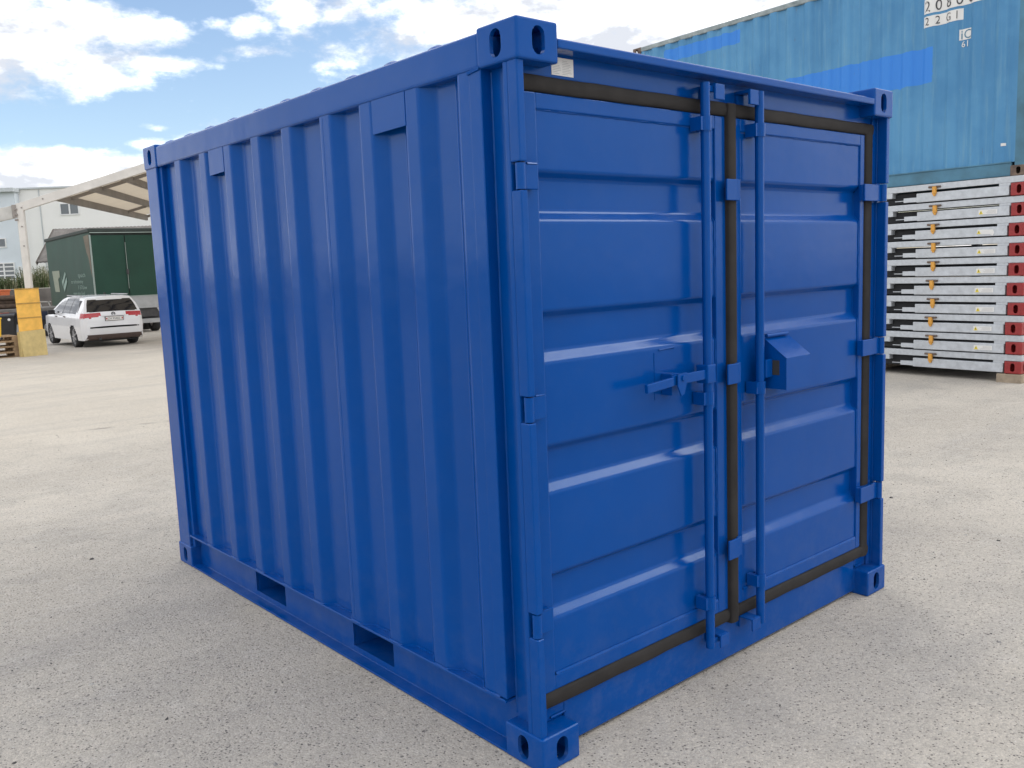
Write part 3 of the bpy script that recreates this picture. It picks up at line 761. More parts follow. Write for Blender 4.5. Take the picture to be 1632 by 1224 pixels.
for i in range(10):
    z = .100 + (9 - i) * .2245
    if i == 0: lab = 'topmost galvanised folded frame of the stack, right under the old light blue container'
    elif i == 9: lab = 'lowest galvanised folded frame of the stack, resting on timber blocks'
    elif i == 2: lab = 'third galvanised folded frame from the stack top, its white warning sticker torn'
    else: lab = '%s galvanised folded frame from the top of the stack, with red corner blocks' % ords[i]
    if i == 8: lab = 'galvanised folded frame next above the lowest one of the stack'
    jx = rnd.uniform(-.010, .010) ; jy = rnd.uniform(-.014, .014)
    root = empty('folded_steel_frame', lab, 'steel frame', (PS[0] + jx, PS[1] + jy, z), RZ, grp)
    if fr0 is None:
        frame_parts(root); fr0 = root; kids = list(root.children)
    else:
        for k in kids: copyo(k, root)
    for cy, sy in ((-.190, 1), (5.86, -1)):
        for cx, sx in ((-.012, 1), (DEPTH + .012, -1)):
            if i == 0:
                me = CAST.copy(); me.name = 'corner_block'
                for v in me.vertices: v.co = Vector((cx + v.co.x * sx, cy + v.co.y * sy * 1.03, .004 + v.co.z * 1.235))
                if sx * sy < 0: me.flip_normals()
                me.materials.clear(); me.materials.append(M['red'])
                o = bpy.data.objects.new('corner_block', me); COL.objects.link(o); o.parent = root
                kids.append(o)
    if i not in (0, 9):
        if i == 2:
            poly = [(.340, .043), (.200, .036), (.165, .018), (.150, .052), (.168, .088), (.340, .093)]
        else:
            poly = [(.352, .040), (.142, .040), (.142, .092), (.352, .092)]
        wl = MB().prism(poly, 'x', -.0125, -.0106).build('warning_label', M['label'], root)
        MB().prism([(.346, .044), (.300, .044), (.323, .088)], 'x', -.0140, -.0127).build('warning_triangle', M['yellowtri'], wl)
        q = MB(); q.prism([(.327, .052), (.319, .052), (.321, .074), (.325, .074)], 'x', -.0150, -.0142); q.build('warning_mark', M['ink'], wl)
        if i != 2:
            q = MB()
            for r_ in range(4): q.box(-.0133, -.0127, .155, .155 + rnd.uniform(.09, .13), .050 + r_ * .010, .0525 + r_ * .010)
            q.build('print_line', M['greyink'], wl)
for j, (a, b) in enumerate(((-.20, .075), (1.75, 1.95), (3.65, 3.85), (5.60, 5.87))):
    o = empty('timber_block', ('squared timber block carrying the red end of the frame stack', 'squared timber block under the stack, first inward from its red end',
              'squared timber block under the stack, second inward from its red end', 'squared timber block under the stack end behind the blue container')[j], 'timber', (PS[0], PS[1], 0), RZ, 'timbers under the stack')
    zb = gz(PS[1] + b) - .004
    q = MB(); q.box(-.03, 2.45, a, b, zb, .0995); q.build('beam', M['timber'], o, bevel=.006)

# old 20 foot container
CB = 2.345
old = empty('shipping_container', 'weathered light blue long shipping container lying on top of the frame stack', 'container', (PS[0], PS[1], CB), RZ)
S0, S1, CW, CH = -.165, 5.893, 2.438, 2.591
def cor(s):
    """corrugation depth at position s along the side"""
    t = ((s - .10) % .278) / .278
    if t < .34: return .006
    if t < .50: return .006 + .032 * (t - .34) / .16
    if t < .84: return .038
    return .038 - .032 * (t - .84) / .16
pr = []
s = -.03
for k in range(-1, 22):
    b = .10 + k * .278
    pr += [(.006, b), (.006, b + .34 * .278), (.038, b + .5 * .278), (.038, b + .84 * .278)]
pr = [(x, y) for x, y in pr if -.02 < y < S1 - .14]
pr = [(.006, -.035)] + pr + [(.020, S1 - .12)]
pf = fillet(pr, .02, 3)
for xx, s_ in ((0, 1), (CW, -1)):
    q = MB(); q.grid([[(xx + s_ * x, y, z) for z in (.155, .8, 1.4, 2.0, CH - .055)] for x, y in pf]); q.build('side_wall', M['seacan'], old, smooth=True, angle=60)
    a = sorted((xx + s_ * .002, xx + s_ * .062))
    q = MB(); q.box(a[0], a[1], S0 + .17, S1 - .17, CH - .072, CH - .004); q.build('top_rail', M['seatop'], old, bevel=.012)
    a = sorted((xx + s_ * .012, xx + s_ * .06)); b = sorted((xx + s_ * .002, xx + s_ * .07))
    q = MB(); q.box(a[0], a[1], S0 + .17, S1 - .17, .012, .146); q.box(b[0], b[1], S0 + .17, S1 - .17, .1465, .162); q.box(b[0], b[1], S0 + .17, S1 - .17, .004, .0115)
    q.build('bottom_rail', M['seatrim'], old, bevel=.003)
    for cy, sy in ((S0, 1), (S1, -1)):
        b = sorted((cy + sy * .004, cy + sy * .135)); a = sorted((xx + s_ * .004, xx + s_ * .12))
        q = MB(); q.box(a[0], a[1], b[0], b[1], .11, CH - .11); q.build('corner_post', M['seatrim'], old, bevel=.006)
        for cz, sz in ((0, 1), (CH, -1)): casting((xx, cy, cz), (s_, sy, sz), M['rust'], old)
q = MB(); q.grid([[(x, y, CH - .02 + .006 * math.cos(y * 30)) for y in [S0 + .1 + i * (S1 - S0 - .2) / 120 for i in range(121)]] for x in (.06, CW - .06)]); q.build('roof', M['seatrim'], old, smooth=True)
q = MB(); q.box(.1, CW - .1, S0 + .02, S0 + .07, .02, CH - .03); q.build('end_wall', M['seacan'], old)
q = MB(); q.box(.1, CW - .1, S1 - .07, S1 - .02, .02, CH - .03); q.build('end_wall', M['seacan'], old)
q = MB(); q.box(.07, CW - .07, S0 + .05, S1 - .05, .10, .15); q.build('floor', M['dark'], old)
# painted marks on the side, following the corrugation
def warp(off):
    return lambda co: Vector((cor(co.y) - off, co.y, co.z))
def plate(y0, y1, z0, z1, name='number_strip'):
    q = MB(); k = 60
    q.grid([[(cor(y) - .003, y, z) for z in (z0, (z0 + z1) / 2, z1)] for y in [y1 + (y0 - y1) * i / k for i in range(k + 1)]])
    return q.build(name, M['label'], old, smooth=True)
def lett(body, size, y, z, mt, sx=1.0, off=.006, name='marking'):
    # text runs towards smaller y (the way it reads from outside), upright in z
    mw = Matrix(((0, 0, -1, 0), (-1, 0, 0, y), (0, 1, 0, z), (0, 0, 0, 1)))
    return textmesh(name, body, size, mt, old, mw, warp(off), sx)
plate(.30, 1.066, 1.985, 2.155); plate(.600, 1.066, 1.830, 1.955)
for i, ch in enumerate('208003'): lett(ch, .175, 1.050 - i * .125, 2.004, M['ink'], .85)
for i, ch in enumerate('22G1'): lett(ch, .130, 1.040 - i * .118, 1.850, M['ink'], .8)
q = MB(); q.grid([[(cor(y) - .003, y, z) for z in (1.60, 1.72)] for y in [.635 - i * .012 for i in range(12)]]); q.build('marking', M['label'], old)
lett('i', .14, .625, 1.612, M['seatrim'], 1.0); lett('C', .14, .590, 1.612, M['seatrim'], .9)
lett('61', .095, .615, 1.520, M['label'], 1.0)
q = MB(); q.grid([[(cor(y) - .003, y, z) for z in (.34, .372)] for y in (.125, .105, .088, .075)]); q.build('sticker_scrap', M['label'], old)

# ------------------------------------------------------------------ yard canopy tent
TU = Vector((.8436, -.5369, 0)); TT = Vector((.5369, .8436, 0))
tb = Vector((4.39, 25.22, gz(25.2)))
tent = empty('yard_canopy', 'large open white framed yard canopy with tan fabric roof sheltering the parked car', 'canopy', tb)
def tp(u, t, z): return TU * u + TT * t + Vector((0, 0, z - tb.z))
SL = .292; RID = 6.6
def roofz(u): return 3.64 + SL * (u if u < RID else 2 * RID - u)
NB, BAY = 6, 2.0
for k, t in enumerate((0, 1.35, 7.3, 10.0)):
    for u in ((0 if k == 0 else 3.6), 2 * RID):
        q = MB(); g0 = gz((tb + tp(u, t, 0)).y) - .003
        q.bar(tp(u, t, g0), tp(u, t, roofz(u) + .06 if u == 0 else roofz(u) - .11), .17, .14, up=TT)
        q.build('post', M['tentwhite'], tent, bevel=.008)
    q = MB()
    w_, h_, e_ = (.12, .22, -.08) if k == 0 else (.07, .09, .86)
    dz = 0 if k == 0 else .05
    q.bar(tp(e_, t, roofz(e_) + dz), tp(RID, t, roofz(RID) + dz), w_, h_); q.bar(tp(RID, t, roofz(RID) + dz), tp(2 * RID - e_, t, roofz(2 * RID - e_) + dz), w_, h_)
    q.build('rafter', M['tentwhite'] if k == 0 else M['tentbrown'], tent, bevel=.006)
for u in [.88 + .87 * i for i in range(7)] + [2 * RID - .88 - .87 * i for i in range(7)]:
    q = MB(); q.bar(tp(u, .062, roofz(u) + .005), tp(u, (NB - 1) * BAY, roofz(u) + .005), .08, .20); q.build('purlin', M['tentbrown'], tent)
for a, b in ((.86, RID), (RID, 2 * RID - .86)):
    q = MB()
    P = []
    for i in range(9):
        u = a + (b - a) * i / 8
        P.append([tp(u, -.055 + (NB - 1) * BAY * j / 16, roofz(u) + .116 + .02 * math.sin(math.pi * ((j / 4) % 1)) * math.sin(math.pi * ((i / 2) % 1))) for j in range(17)])
    q.grid(P)
    q.build('roof_fabric', M['tentfabric'], tent, smooth=True)
# side valance folded out beyond the first post
q = MB(); q.bar(tp(-.17, 0, 3.52), tp(-2.6, 0, 3.05), .10, .34); q.build('side_valance', M['tarpgrey'], tent, bevel=.02)
q = MB()
for z in (3.30, 3.44, 3.58): q.cyl(tp(-.13, -.08, z), tp(-.06, -.10, z), .03, 8)
q.box(-.20, -.11, -.03, .06, 3.66 - tb.z - .30, 3.70 - tb.z)
q.build('joint_plate', M['tentbrown'], tent)
q = MB()
for u, z in ((.02, 3.12), (.06, 3.62), (.62, 3.84), (.02, 2.6)): q.cyl(tp(u, -.078, z), tp(u, -.09, z), .022, 8)
q.build('bolt_head', M['tentbrown'], tent)

# ------------------------------------------------------------------ boarding round the canopy post
bd = empty('post_boarding', 'yellow shuttering boards over a pale plywood sheet guarding the canopy post', 'boarding', (4.19, 24.66, gz(24.7)), R(14))
for i in range(3):
    z0 = .66 + i * .385
    q = MB(); q.box(-.315, .315, -.028, .0, z0 + .001, z0 + .358); q.build('board', M['yellowboard'], bd, bevel=.004)
    q = MB(); q.box(-.318, .318, -.045, .002, z0 + .3585, z0 + .386); q.build('batten', M['edgewood'], bd, bevel=.004)
q = MB(); q.add([(-.33, -.16, 0), (.31, -.16, 0), (.31, -.13, 0), (-.33, -.13, 0), (-.345, -.062, .675), (.345, -.062, .70), (.345, -.034, .70), (-.345, -.034, .675)],
               [(0, 3, 2, 1), (4, 5, 6, 7), (0, 1, 5, 4), (1, 2, 6, 5), (2, 3, 7, 6), (3, 0, 4, 7)])
q.build('plywood_sheet', M['plywood'], bd, bevel=.003)
q = MB(); q.box(-.36, -.325, -.12, .02, 0, .665); q.build('side_board', M['plywood'], bd, bevel=.003)
q = MB(); q.box(-.30, .30, .001, .06, 0, .659); q.build('backing_board', M['timber'], bd, bevel=.003)

# ------------------------------------------------------------------ pallets with yellow bins
def pallet(loc, rz, lab):
    p = empty('pallet', lab, 'pallet', loc, rz, 'pallets beside the boarding')
    for i in range(5): one('deck_board', M['palletwood'], p, (-.6, .6, -.4 + i * .175, -.4 + i * .175 + (.145 if i in (0, 2, 4) else .10), .122, .144), bevel=.003)
    for x in (-.6, -.0725, .455): one('stringer_board', M['palletwood'], p, (x, x + .145, -.4, .445, .100, .1218), bevel=.002)
    for x in (-.6, -.0725, .455):
        for y in (-.4, -.05, .30): one('block', M['palletwood'], p, (x, x + .145, y, y + .145, .0222, .0998), bevel=.003)
    for y in (-.4, -.05, .30): one('bottom_board', M['palletwood'], p, (-.6, .6, y, y + .10, .0, .022), bevel=.002)
    return p
pz = gz(25.2)
PX, PY = 3.30, 25.15
names = ['lowest wooden pallet of the stack under the yellow bins', 'second wooden pallet up in the stack under the yellow bins', 'third wooden pallet up in the stack under the yellow bins', 'uppermost wooden pallet, directly under the yellow bins']
for i in range(4): pallet((PX + (0, -.02, .01, -.03)[i], PY + (0, .02, 0, .01)[i], pz + i * .1445), R(3), names[i])
def ybin(x, y, z, w, d, h, lab):
    b = empty('yellow_bin', lab, 'bin', (x, y, z), R(3), 'yellow bins on the pallets')
    q = MB(); q.add([(-w / 2 + .03, -d / 2 + .03, 0), (w / 2 - .03, -d / 2 + .03, 0), (w / 2 - .03, d / 2 - .03, 0), (-w / 2 + .03, d / 2 - .03, 0), (-w / 2, -d / 2, h), (w / 2, -d / 2, h), (w / 2, d / 2, h), (-w / 2, d / 2, h)],
                    [(0, 3, 2, 1), (4, 5, 6, 7), (0, 1, 5, 4), (1, 2, 6, 5), (2, 3, 7, 6), (3, 0, 4, 7)])
    q.build('tub', M['yellowplastic'], b, bevel=.015)
    one('rim', M['yellowplastic'], b, (-w / 2 - .015, w / 2 + .015, -d / 2 - .015, d / 2 + .015, h + .0005, h + .04), bevel=.01)
pt = pz + 4 * .1445
ybin(3.02, 25.12, pt, 1.00, .72, .46, 'widest yellow plastic bin, standing on the pallet stack')
ybin(2.90, 25.16, pt + .5005, .84, .6, .16, 'flat yellow plastic bin lying on the widest yellow bin')
ybin(2.80, 25.18, pt + .701, .76, .52, .44, 'small yellow plastic bin at the very top of the yellow pile')

# ------------------------------------------------------------------ the white estate car
def lerp_tab(tab, x):
    if x <= tab[0][0]: return tab[0][1]
    for (a, va), (b, vb) in zip(tab, tab[1:]):
        if x <= b:
            t = (x - a) / (b - a); return va + (vb - va) * t
    return tab[-1][1]
car = empty('estate_car', 'white estate car with red tail lights parked under the canopy', 'car', (6.826, 27.213, gz(27.2)), -.013)
TOPT = [(-1.06, .62), (-1.055, .70), (-1.045, .82), (-1.01, .93), (-.965, 1.04), (-.90, 1.14), (-.82, 1.26), (-.73, 1.37), (-.66, 1.44), (-.60, 1.485), (-.50, 1.50), (0, 1.525), (.8, 1.53), (1.4, 1.50), (1.7, 1.44), (2.1, 1.24), (2.55, 1.01), (2.8, .965), (3.3, .90), (3.65, .80), (3.80, .70), (3.86, .55)]
LOWT = [(-1.06, .58), (-1.05, .45), (-1.02, .36), (-.95, .26), (-.85, .22), (3.6, .20), (3.78, .26), (3.86, .45)]
PLT = [(-1.06, .70), (-1.03, .78), (-.95, .855), (-.80, .90), (-.4, .925), (0, .93), (2.8, .93), (3.3, .90), (3.6, .82), (3.78, .68), (3.86, .50)]
VFT = [(.2, .955), (.45, .99), (.62, 1.0), (.90, .985), (1.02, .955), (1.10, .92), (1.30, .82), (1.45, .73), (1.53, .66)]
def cw(y, z): return lerp_tab(PLT, y) * lerp_tab(VFT, z)
ycs = [-1.06 + .01 * i for i in range(12)] + [-.94 + .02 * i for i in range(18)] + [-.58 + .05 * i for i in range(65)] + [2.70 + .05 * i for i in range(18)] + [3.60 + .02 * i for i in range(14)]
ycs = sorted(set(round(y, 3) for y in ycs if y <= 3.86))
NS, NT = 26, 22
cols = []
for y in ycs:
    zt, zl = lerp_tab(TOPT, y), lerp_tab(LOWT, y)
    ring = []
    for j in range(NS + 1):
        z = zl + (zt - zl) * j / NS; ring.append((-cw(y, z), y, z))
    wt_ = cw(y, zt); crown = .045 if y > -.6 else .02
    for j in range(1, NT):
        f_ = -1 + 2 * j / NT; ring.append((wt_ * f_, y - (.03 * (1 - f_ * f_) if y < -.6 else 0), zt + crown * (1 - f_ * f_) * min(1, wt_)))
    for j in range(NS, -1, -1):
        z = zl + (zt - zl) * j / NS; ring.append((cw(y, z), y, z))
    wl_ = cw(y, zl)
    for j in range(1, NT + 1):
        f_ = 1 - 2 * j / NT; ring.append((wl_ * f_, y - (.03 * (1 - f_ * f_) if y < -.6 else 0), zl))
    cols.append(ring)
kk = len(cols[0])
cls = {}
def classify(c):
    x, y, z = c
    ax = abs(x); zt = lerp_tab(TOPT, y)
    for wy in (0, 2.74):
        if (y - wy) ** 2 + (z - .325) ** 2 < .365 ** 2 and ax > .6 and z < .75: return 'hole'
    onside = ax > cw(y, z) - .02 and z < zt - .005
    if y < -.62 and not onside and 1.06 < z < 1.42 and ax < cw(y, zt) * .90: return 'rear_window'
    if y < -.74 and .885 < z < 1.035 and ax > .37 and (z > .87 + max(0, (.74 - ax)) * .16) and (onside or y < -.94): return 'tail_light_l' if x < 0 else 'tail_light_r'
    if z < .40 and y < -.80 and ax < .78: return 'lower_trim'
    if onside and 1.035 < z < zt - .075 and -.55 < y < 2.35:
        s_ = 'l' if x < 0 else 'r'
        if y < .30 and z < 1.06 + (y + .55) * 1.4: return 'side_window_q' + s_
        if .36 < y < 1.05: return 'side_window_r' + s_
        if 1.12 < y < 2.3: return 'side_window_f' + s_
        return 'pillar'
    if 1.62 < y < 2.46 and not onside and ax < cw(y, zt) * .93: return 'windscreen'
    return 'body'
for i in range(len(cols) - 1):
    for j in range(kk - 1):
        qd = [cols[i][j], cols[i][j + 1], cols[i + 1][j + 1], cols[i + 1][j]]
        c = [sum(p[k] for p in qd) / 4 for k in range(3)]
        cls.setdefault(classify(c), []).append((i, j))
def car_piece(key, name, mt, parent):
    used = {}; vs_, fs_ = [], []
    for i, j in cls.get(key, []):
        f_ = []
        for a, b in ((i, j), (i, j + 1), (i + 1, j + 1), (i + 1, j)):
            if (a, b) not in used: used[(a, b)] = len(vs_); vs_.append(cols[a][b])
            f_.append(used[(a, b)])
        fs_.append(f_)
    if not vs_: return None
    return MB().add(vs_, fs_).build(name, mt, parent, smooth=True, angle=35)
body = car_piece('body', 'body', M['white_car'], car)
car_piece('pillar', 'pillar_trim', M['black'], car)
car_piece('lower_trim', 'lower_bumper', M['cartrim'], car)
car_piece('rear_window', 'rear_window', M['carglass'], car); car_piece('windscreen', 'windscreen', M['carglass'], car)
for k in 'lr':
    car_piece('tail_light_' + k, 'tail_light', M['taillight'], car)
    for w_ in 'qrf': car_piece('side_window_' + w_ + k, 'side_window', M['carglass'], car)
one('underbody', M['black'], car, (-.66, .66, -.78, 3.6, .17, .60))
for wx in (-1, 1):
    for wy in (0, 2.74):
        w_ = empty('wheel', None, None, (wx * .80, wy, .33)); w_.parent = car
        for k in ('label', 'category'):
            if k in w_: del w_[k]
        q = MB(); n = 28
        P = []
        for (r_, x) in ((.24, .105), (.305, .115), (.328, .09), (.332, 0), (.328, -.09), (.305, -.115), (.24, -.105)):
            P.append([(x, math.cos(2 * math.pi * i / n) * r_, math.sin(2 * math.pi * i / n) * r_) for i in range(n + 1)])
        q.grid(P); q.build('tyre', M['tyre'], w_, smooth=True, angle=50)
        q = MB(); xo = wx * .095
        for i in range(7):
            t = 2 * math.pi * i / 7
            q.bar((xo, 0, 0), (xo * .96, math.cos(t) * .225, math.sin(t) * .225), .05, .025, up=(1, 0, 0))
        q.cyl((xo - .02, 0, 0), (xo + .02, 0, 0), .05, 14)
        P = [[(x, math.cos(2 * math.pi * i / n) * r_, math.sin(2 * math.pi * i / n) * r_) for i in range(n + 1)] for r_, x in ((.245, xo), (.225, xo * 1.02), (.215, xo * .4))]
        q.grid(P); q.build('rim', M['alloy'], w_, smooth=True, angle=40)
        q = MB(); q.cyl((-wx * .02, 0, 0), (wx * .02, 0, 0), .215, 24); q.build('brake_disc', M['chassis'], w_)
    q = MB(); q.box(wx * 1.01 - .10, wx * 1.01 + .10, 1.92, 2.02, .98, 1.12); q.box(min(wx * .86, wx * .95), max(wx * .86, wx * .95), 1.94, 1.99, .97, 1.01); q.build('door_mirror', M['black'], car, bevel=.03, segs=3)
    q = MB(); q.bar((wx * .66, -.35, 1.545), (wx * .66, 1.25, 1.555), .035, .03); q.build('roof_rail', M['alloy'], car, bevel=.008)
    for yy in (1.02, 2.0 - .02):
        xb = wx * (cw(yy, .93) + .012); q = MB(); q.box(xb - .012, xb + .012, yy - .26, yy - .08, .905, .935); q.build('door_handle', M['white_car'] if yy > 5 else M['cartrim'], car, bevel=.006)
lp = one('licence_plate', M['label'], car, (-.25, .25, -1.106, -1.092, .795, .905), bevel=.003)
one('plate_frame', M['cartrim'], car, (-.27, .27, -1.0915, -1.07, .780, .920), bevel=.004)
textmesh('plate_lettering', 'ZH 93465', .088, M['ink'], lp, Matrix(((1, 0, 0, -.19), (0, 0, -1, -1.108), (0, 1, 0, .820), (0, 0, 0, 1))), None, .95)
q = MB()
for x0, c_ in ((-.222, 0), (.222, 1)): q.box(x0 - .018, x0 + .018, -1.1075, -1.1062, .825, .875)
q.build('plate_badge', M['taillight'], lp)
q = MB(); n = 20
P = [[(math.cos(2 * math.pi * i / n) * r_, y, .985 + math.sin(2 * math.pi * i / n) * r_) for i in range(n + 1)] for r_, y in ((.035, -1.015), (.042, -1.042), (.054, -1.042), (.060, -1.015))]
q.grid(P); q.box(-.04, .04, -1.040, -1.030, .979, .991); q.build('emblem', M['chassis'], car, smooth=True)
one('number_recess', M['white_car'], car, (-.36, .36, -1.075, -1.05, .930, .945), bevel=.004)
q = MB(); q.prism([(-.42, 1.565), (-.36, 1.625), (-.33, 1.625), (-.26, 1.565)], 'x', -.02, .02); q.build('roof_antenna', M['black'], car)
q = MB(); q.cyl((-.42, -1.0, .26), (-.42, -.7, .26), .04, 10); q.build('exhaust', M['chassis'], car)

# ------------------------------------------------------------------ green curtain truck body
trk = empty('box_trailer', 'dark green tarpaulin box trailer with faded lettering behind the white car', 'trailer', (8.74, 34.5, gz(35)), R(-3.9))
TB, TTOP, TW, TL = .95 - trk.location.z, 3.44 - trk.location.z, 2.52, 8.8
q = MB()
def ripple(u, v, a=.006): return a * math.sin(u * 2.3 + v * 1.1) * math.sin(v * 1.1 + u * .7 + .4)
q.grid([[(ripple(y, z), y, z) for z in [TB - .42 + (TTOP - TB + .42) * j / 14 for j in range(15)]] for y in [TL * i / 40 for i in range(41)]]); q.build('side_curtain', M['green'], trk, smooth=True)
q = MB(); q.grid([[(TW + ripple(y, z), y, z) for z in [TB - .42 + (TTOP - TB + .42) * j / 6 for j in range(7)]] for y in [TL * i / 20 for i in range(21)]]); q.build('side_curtain', M['green'], trk, smooth=True)
for a, b in ((.045, TW / 2 - .02), (TW / 2 + .02, TW - .045)):
    q = MB(); q.grid([[(x, ripple(x * 2.2, z, .012) + .01, z) for z in [TB + (TTOP - .12 - TB) * j / 14 for j in range(15)]] for x in [a + (b - a) * i / 14 for i in range(15)]]); q.build('rear_curtain', M['green'], trk, smooth=True)
one('rear_backing', M['greenroof'], trk, (.03, TW - .03, .06, .09, TB, TTOP))
one('centre_strap', M['greenline'], trk, (TW / 2 - .008, TW / 2 + .008, -.03, -.015, TB + .3, TTOP - .4))
one('strap_buckle', M['chassis'], trk, (TW / 2 - .05, TW / 2 + .05, -.045, -.031, TB + .85, TB + 1.05))
one('corner_strip', M['greenline'], trk, (-.02, .04, -.012, .015, TB, TTOP - .1), bevel=.006)
q = MB(); q.box(-.05, TW + .05, -.05, TL + .04, TTOP, TTOP + .14); q.build('roof_rim', M['greenroof'], trk, bevel=.03)
one('rim_piping', M['greenline'], trk, (.0, TW + .02, -.062, -.051, TTOP - .035, TTOP - .005))
q = MB(); q.prism([(.06, TTOP - .08), (.95, TTOP - .12), (.62, TTOP - .75), (.40, TTOP - .95), (.20, TTOP - 1.45), (.05, TTOP - 1.7)], 'x', -.026, -.018); q.build('torn_lining', M['tear'], trk)
one('tail_board', M['alu'], trk, (0, TW / 2 - .01, -.01, .03, TB - .50, TB - .02), (TW / 2 + .01, TW, -.01, .03, TB - .50, TB - .02), bevel=.006)
one('board_edge', M['greenline'], trk, (0, TW, -.016, .034, TB - .0195, TB + .012))
one('chassis', M['chassis'], trk, (.25, TW - .25, .05, TL, TB - .85, TB - .51), (.1, TW - .1, .2, .32, TB - 1.05, TB - .86))
for x in (.16, TW - .16):
    for y in (1.0, 2.3):
        q = MB(); rr = .47; n = 24
        q.grid([[(x + xx, y + math.cos(2 * math.pi * i / n) * r_, rr + math.sin(2 * math.pi * i / n) * r_) for i in range(n + 1)] for r_, xx in ((.27, -.13), (.43, -.15), (rr, -.11), (rr, .11), (.43, .15), (.27, .13))])
        w_ = q.build('wheel', M['tyre'], trk, smooth=True, angle=50)
        q = MB(); q.cyl((x - .11, y, rr), (x + .11, y, rr), .27, 20); q.build('rim', M['alloy'], w_)
one('under_run_bar', M['alu'], trk, (.55, TW - .05, -.02, .06, .38, .55), bevel=.01)
# faded emblem and lettering on the long side (reads towards smaller y)
zo = -trk.location.z; yo = -34.5
def sideplate(pts, mt, nm='painted_emblem'):
    return MB().prism([(y + yo, z + zo) for y, z in pts], 'x', -.022, -.016).build(nm, mt, trk)
sideplate([(42.35, 2.10), (40.75, 2.10), (40.75, 1.82), (41.15, 1.74), (41.05, 1.17), (42.05, 1.17)], M['logopale'])
sideplate([(40.55, 1.86), (40.40, 1.60), (39.60, 2.02), (39.45, 1.92), (40.15, 1.50), (40.30, 1.42)], M['logogreen'])
sideplate([(40.20, 1.40), (39.40, 1.80), (39.30, 1.60), (40.05, 1.17)], M['logogreen'])
def tl(body, size, y, z, sx):
    mw = Matrix(((0, 0, -1, -.022), (-1, 0, 0, y + yo), (0, 1, 0, z + zo), (0, 0, 0, 1)))
    textmesh('painted_lettering', body, size, M['logogreen'], trk, mw, None, sx)
tl('tpsich', .24, 37.1, 1.76, 2.4); tl('to schreinerey', .22, 38.5, 1.52, 1.75); tl('3 57Unw', .22, 37.3, 1.28, 2.0); tl('www.gips.kind', .22, 38.3, 1.04, 1.7)

# ------------------------------------------------------------------ low flatbed trailer, bin, log bundle
fz = gz(38)
fb = empty('flatbed_trailer', 'low grey decked flatbed trailer with navy side beyond the boarding', 'trailer', (4.6, 38.2, fz))
one('deck', M['deckgrey'], fb, (0, 4.0, 0, 2.3, 1.05, 1.17), bevel=.02)
one('side_board', M['navy'], fb, (0.0, 4.0, -.05, -.003, .68, 1.03), bevel=.01)
one('chassis', M['navy'], fb, (.1, 3.9, .1, 2.2, .45, .67))
for x in (1.0, 2.1, 3.3):
    q = MB(); q.cyl((x, -.02, .36), (x, .22, .36), .36, 20); w_ = q.build('wheel', M['tyre'], fb, smooth=True); q = MB(); q.cyl((x, -.03, .36), (x, -.021, .36), .2, 16); q.build('rim', M['alu'], w_)
q = MB()
for x in (2.9, 3.25, 3.6, 3.95): q.bar((x, 2.2, 1.17), (x - .06, 2.2, 1.38), .04, .04)
q.bar((2.8, 2.2, 1.40), (4.0, 2.2, 1.36), .04, .05); q.build('head_rail', M['tentwhite'], fb)
for k, (bx0, lab) in enumerate(((5.95, 'black wheeled bin in front of the flatbed trailer, nearer the boarding'), (5.25, 'black wheeled bin in front of the flatbed trailer, nearer the yellow bins'))):
    wb = empty('wheeled_bin', lab, 'bin', (bx0 + .05, 36.3 + .25 * k, gz(36.4)), R(-20), 'black wheeled bins')
    q = MB(); w0, w1, h = .23, .29, .92
    q.add([(-w0, -.25, .05), (w0, -.25, .05), (w0, .2, .05), (-w0, .2, .05), (-w1, -.34, h), (w1, -.34, h), (w1, .34, h), (-w1, .34, h)], [(0, 3, 2, 1), (4, 5, 6, 7), (0, 1, 5, 4), (1, 2, 6, 5), (2, 3, 7, 6), (3, 0, 4, 7)])
    q.build('tub', M['black'], wb, bevel=.02)
    q = MB(); q.prism([(-.38, .925), (.38, .925), (.36, 1.0), (-.1, 1.04), (-.36, .98)], 'x', -.31, .31); q.build('lid', M['black'], wb, bevel=.012)
    for x in (-.2, .2):
        q = MB(); q.cyl((x - .025, .24, .1), (x + .025, .24, .1), .1, 14); q.build('wheel', M['tyre'], wb, smooth=True)
    q = MB(); q.cyl((.12, -.345, .82), (.12, -.33, .82), .05, 12); q.build('sticker', M['label'], wb)
lg = empty('log_bundle', 'bundle of dark brown logs lying on the flatbed deck', 'logs', (5.0, 39.0, fz + 1.17))
for i in range(9):
    r_ = rnd.uniform(.085, .12); lx = rnd.uniform(.0, .15); zz = .11 + (i // 4) * .17; yy = .1 + (i % 4) * .235 + (.11 if (i // 4) % 2 else 0)
    q = MB(); n = 10; ph = rnd.uniform(0, 6)
    q.grid([[(lx + 2.2 * t / 6, yy + math.cos(2 * math.pi * k / n) * r_ * (1 + .08 * math.sin(t + k + ph)), zz + math.sin(2 * math.pi * k / n) * r_ * (1 + .08 * math.cos(2 * t + k + ph))) for k in range(n + 1)] for t in range(7)])
    q.build('log', M['logwood'], lg, smooth=True)
og = empty('skip', 'faded orange steel skip standing against the retaining wall behind the logs', 'skip', (7.55, 50.4, gz(50.4)))
q = MB(); zt_ = 1.98
q.add([(-1.2, -.7, .1), (1.2, -.7, .1), (1.2, .7, .1), (-1.2, .7, .1), (-1.42, -.8, zt_), (1.42, -.8, zt_), (1.42, .8, zt_), (-1.42, .8, zt_)], [(0, 3, 2, 1), (4, 5, 6, 7), (0, 1, 5, 4), (1, 2, 6, 5), (2, 3, 7, 6), (3, 0, 4, 7)])
q.build('tub', M['orange'], og, bevel=.02)
one('rim', M['orange'], og, (-1.46, 1.46, -.84, .84, zt_ + .0005, zt_ + .07), bevel=.02)
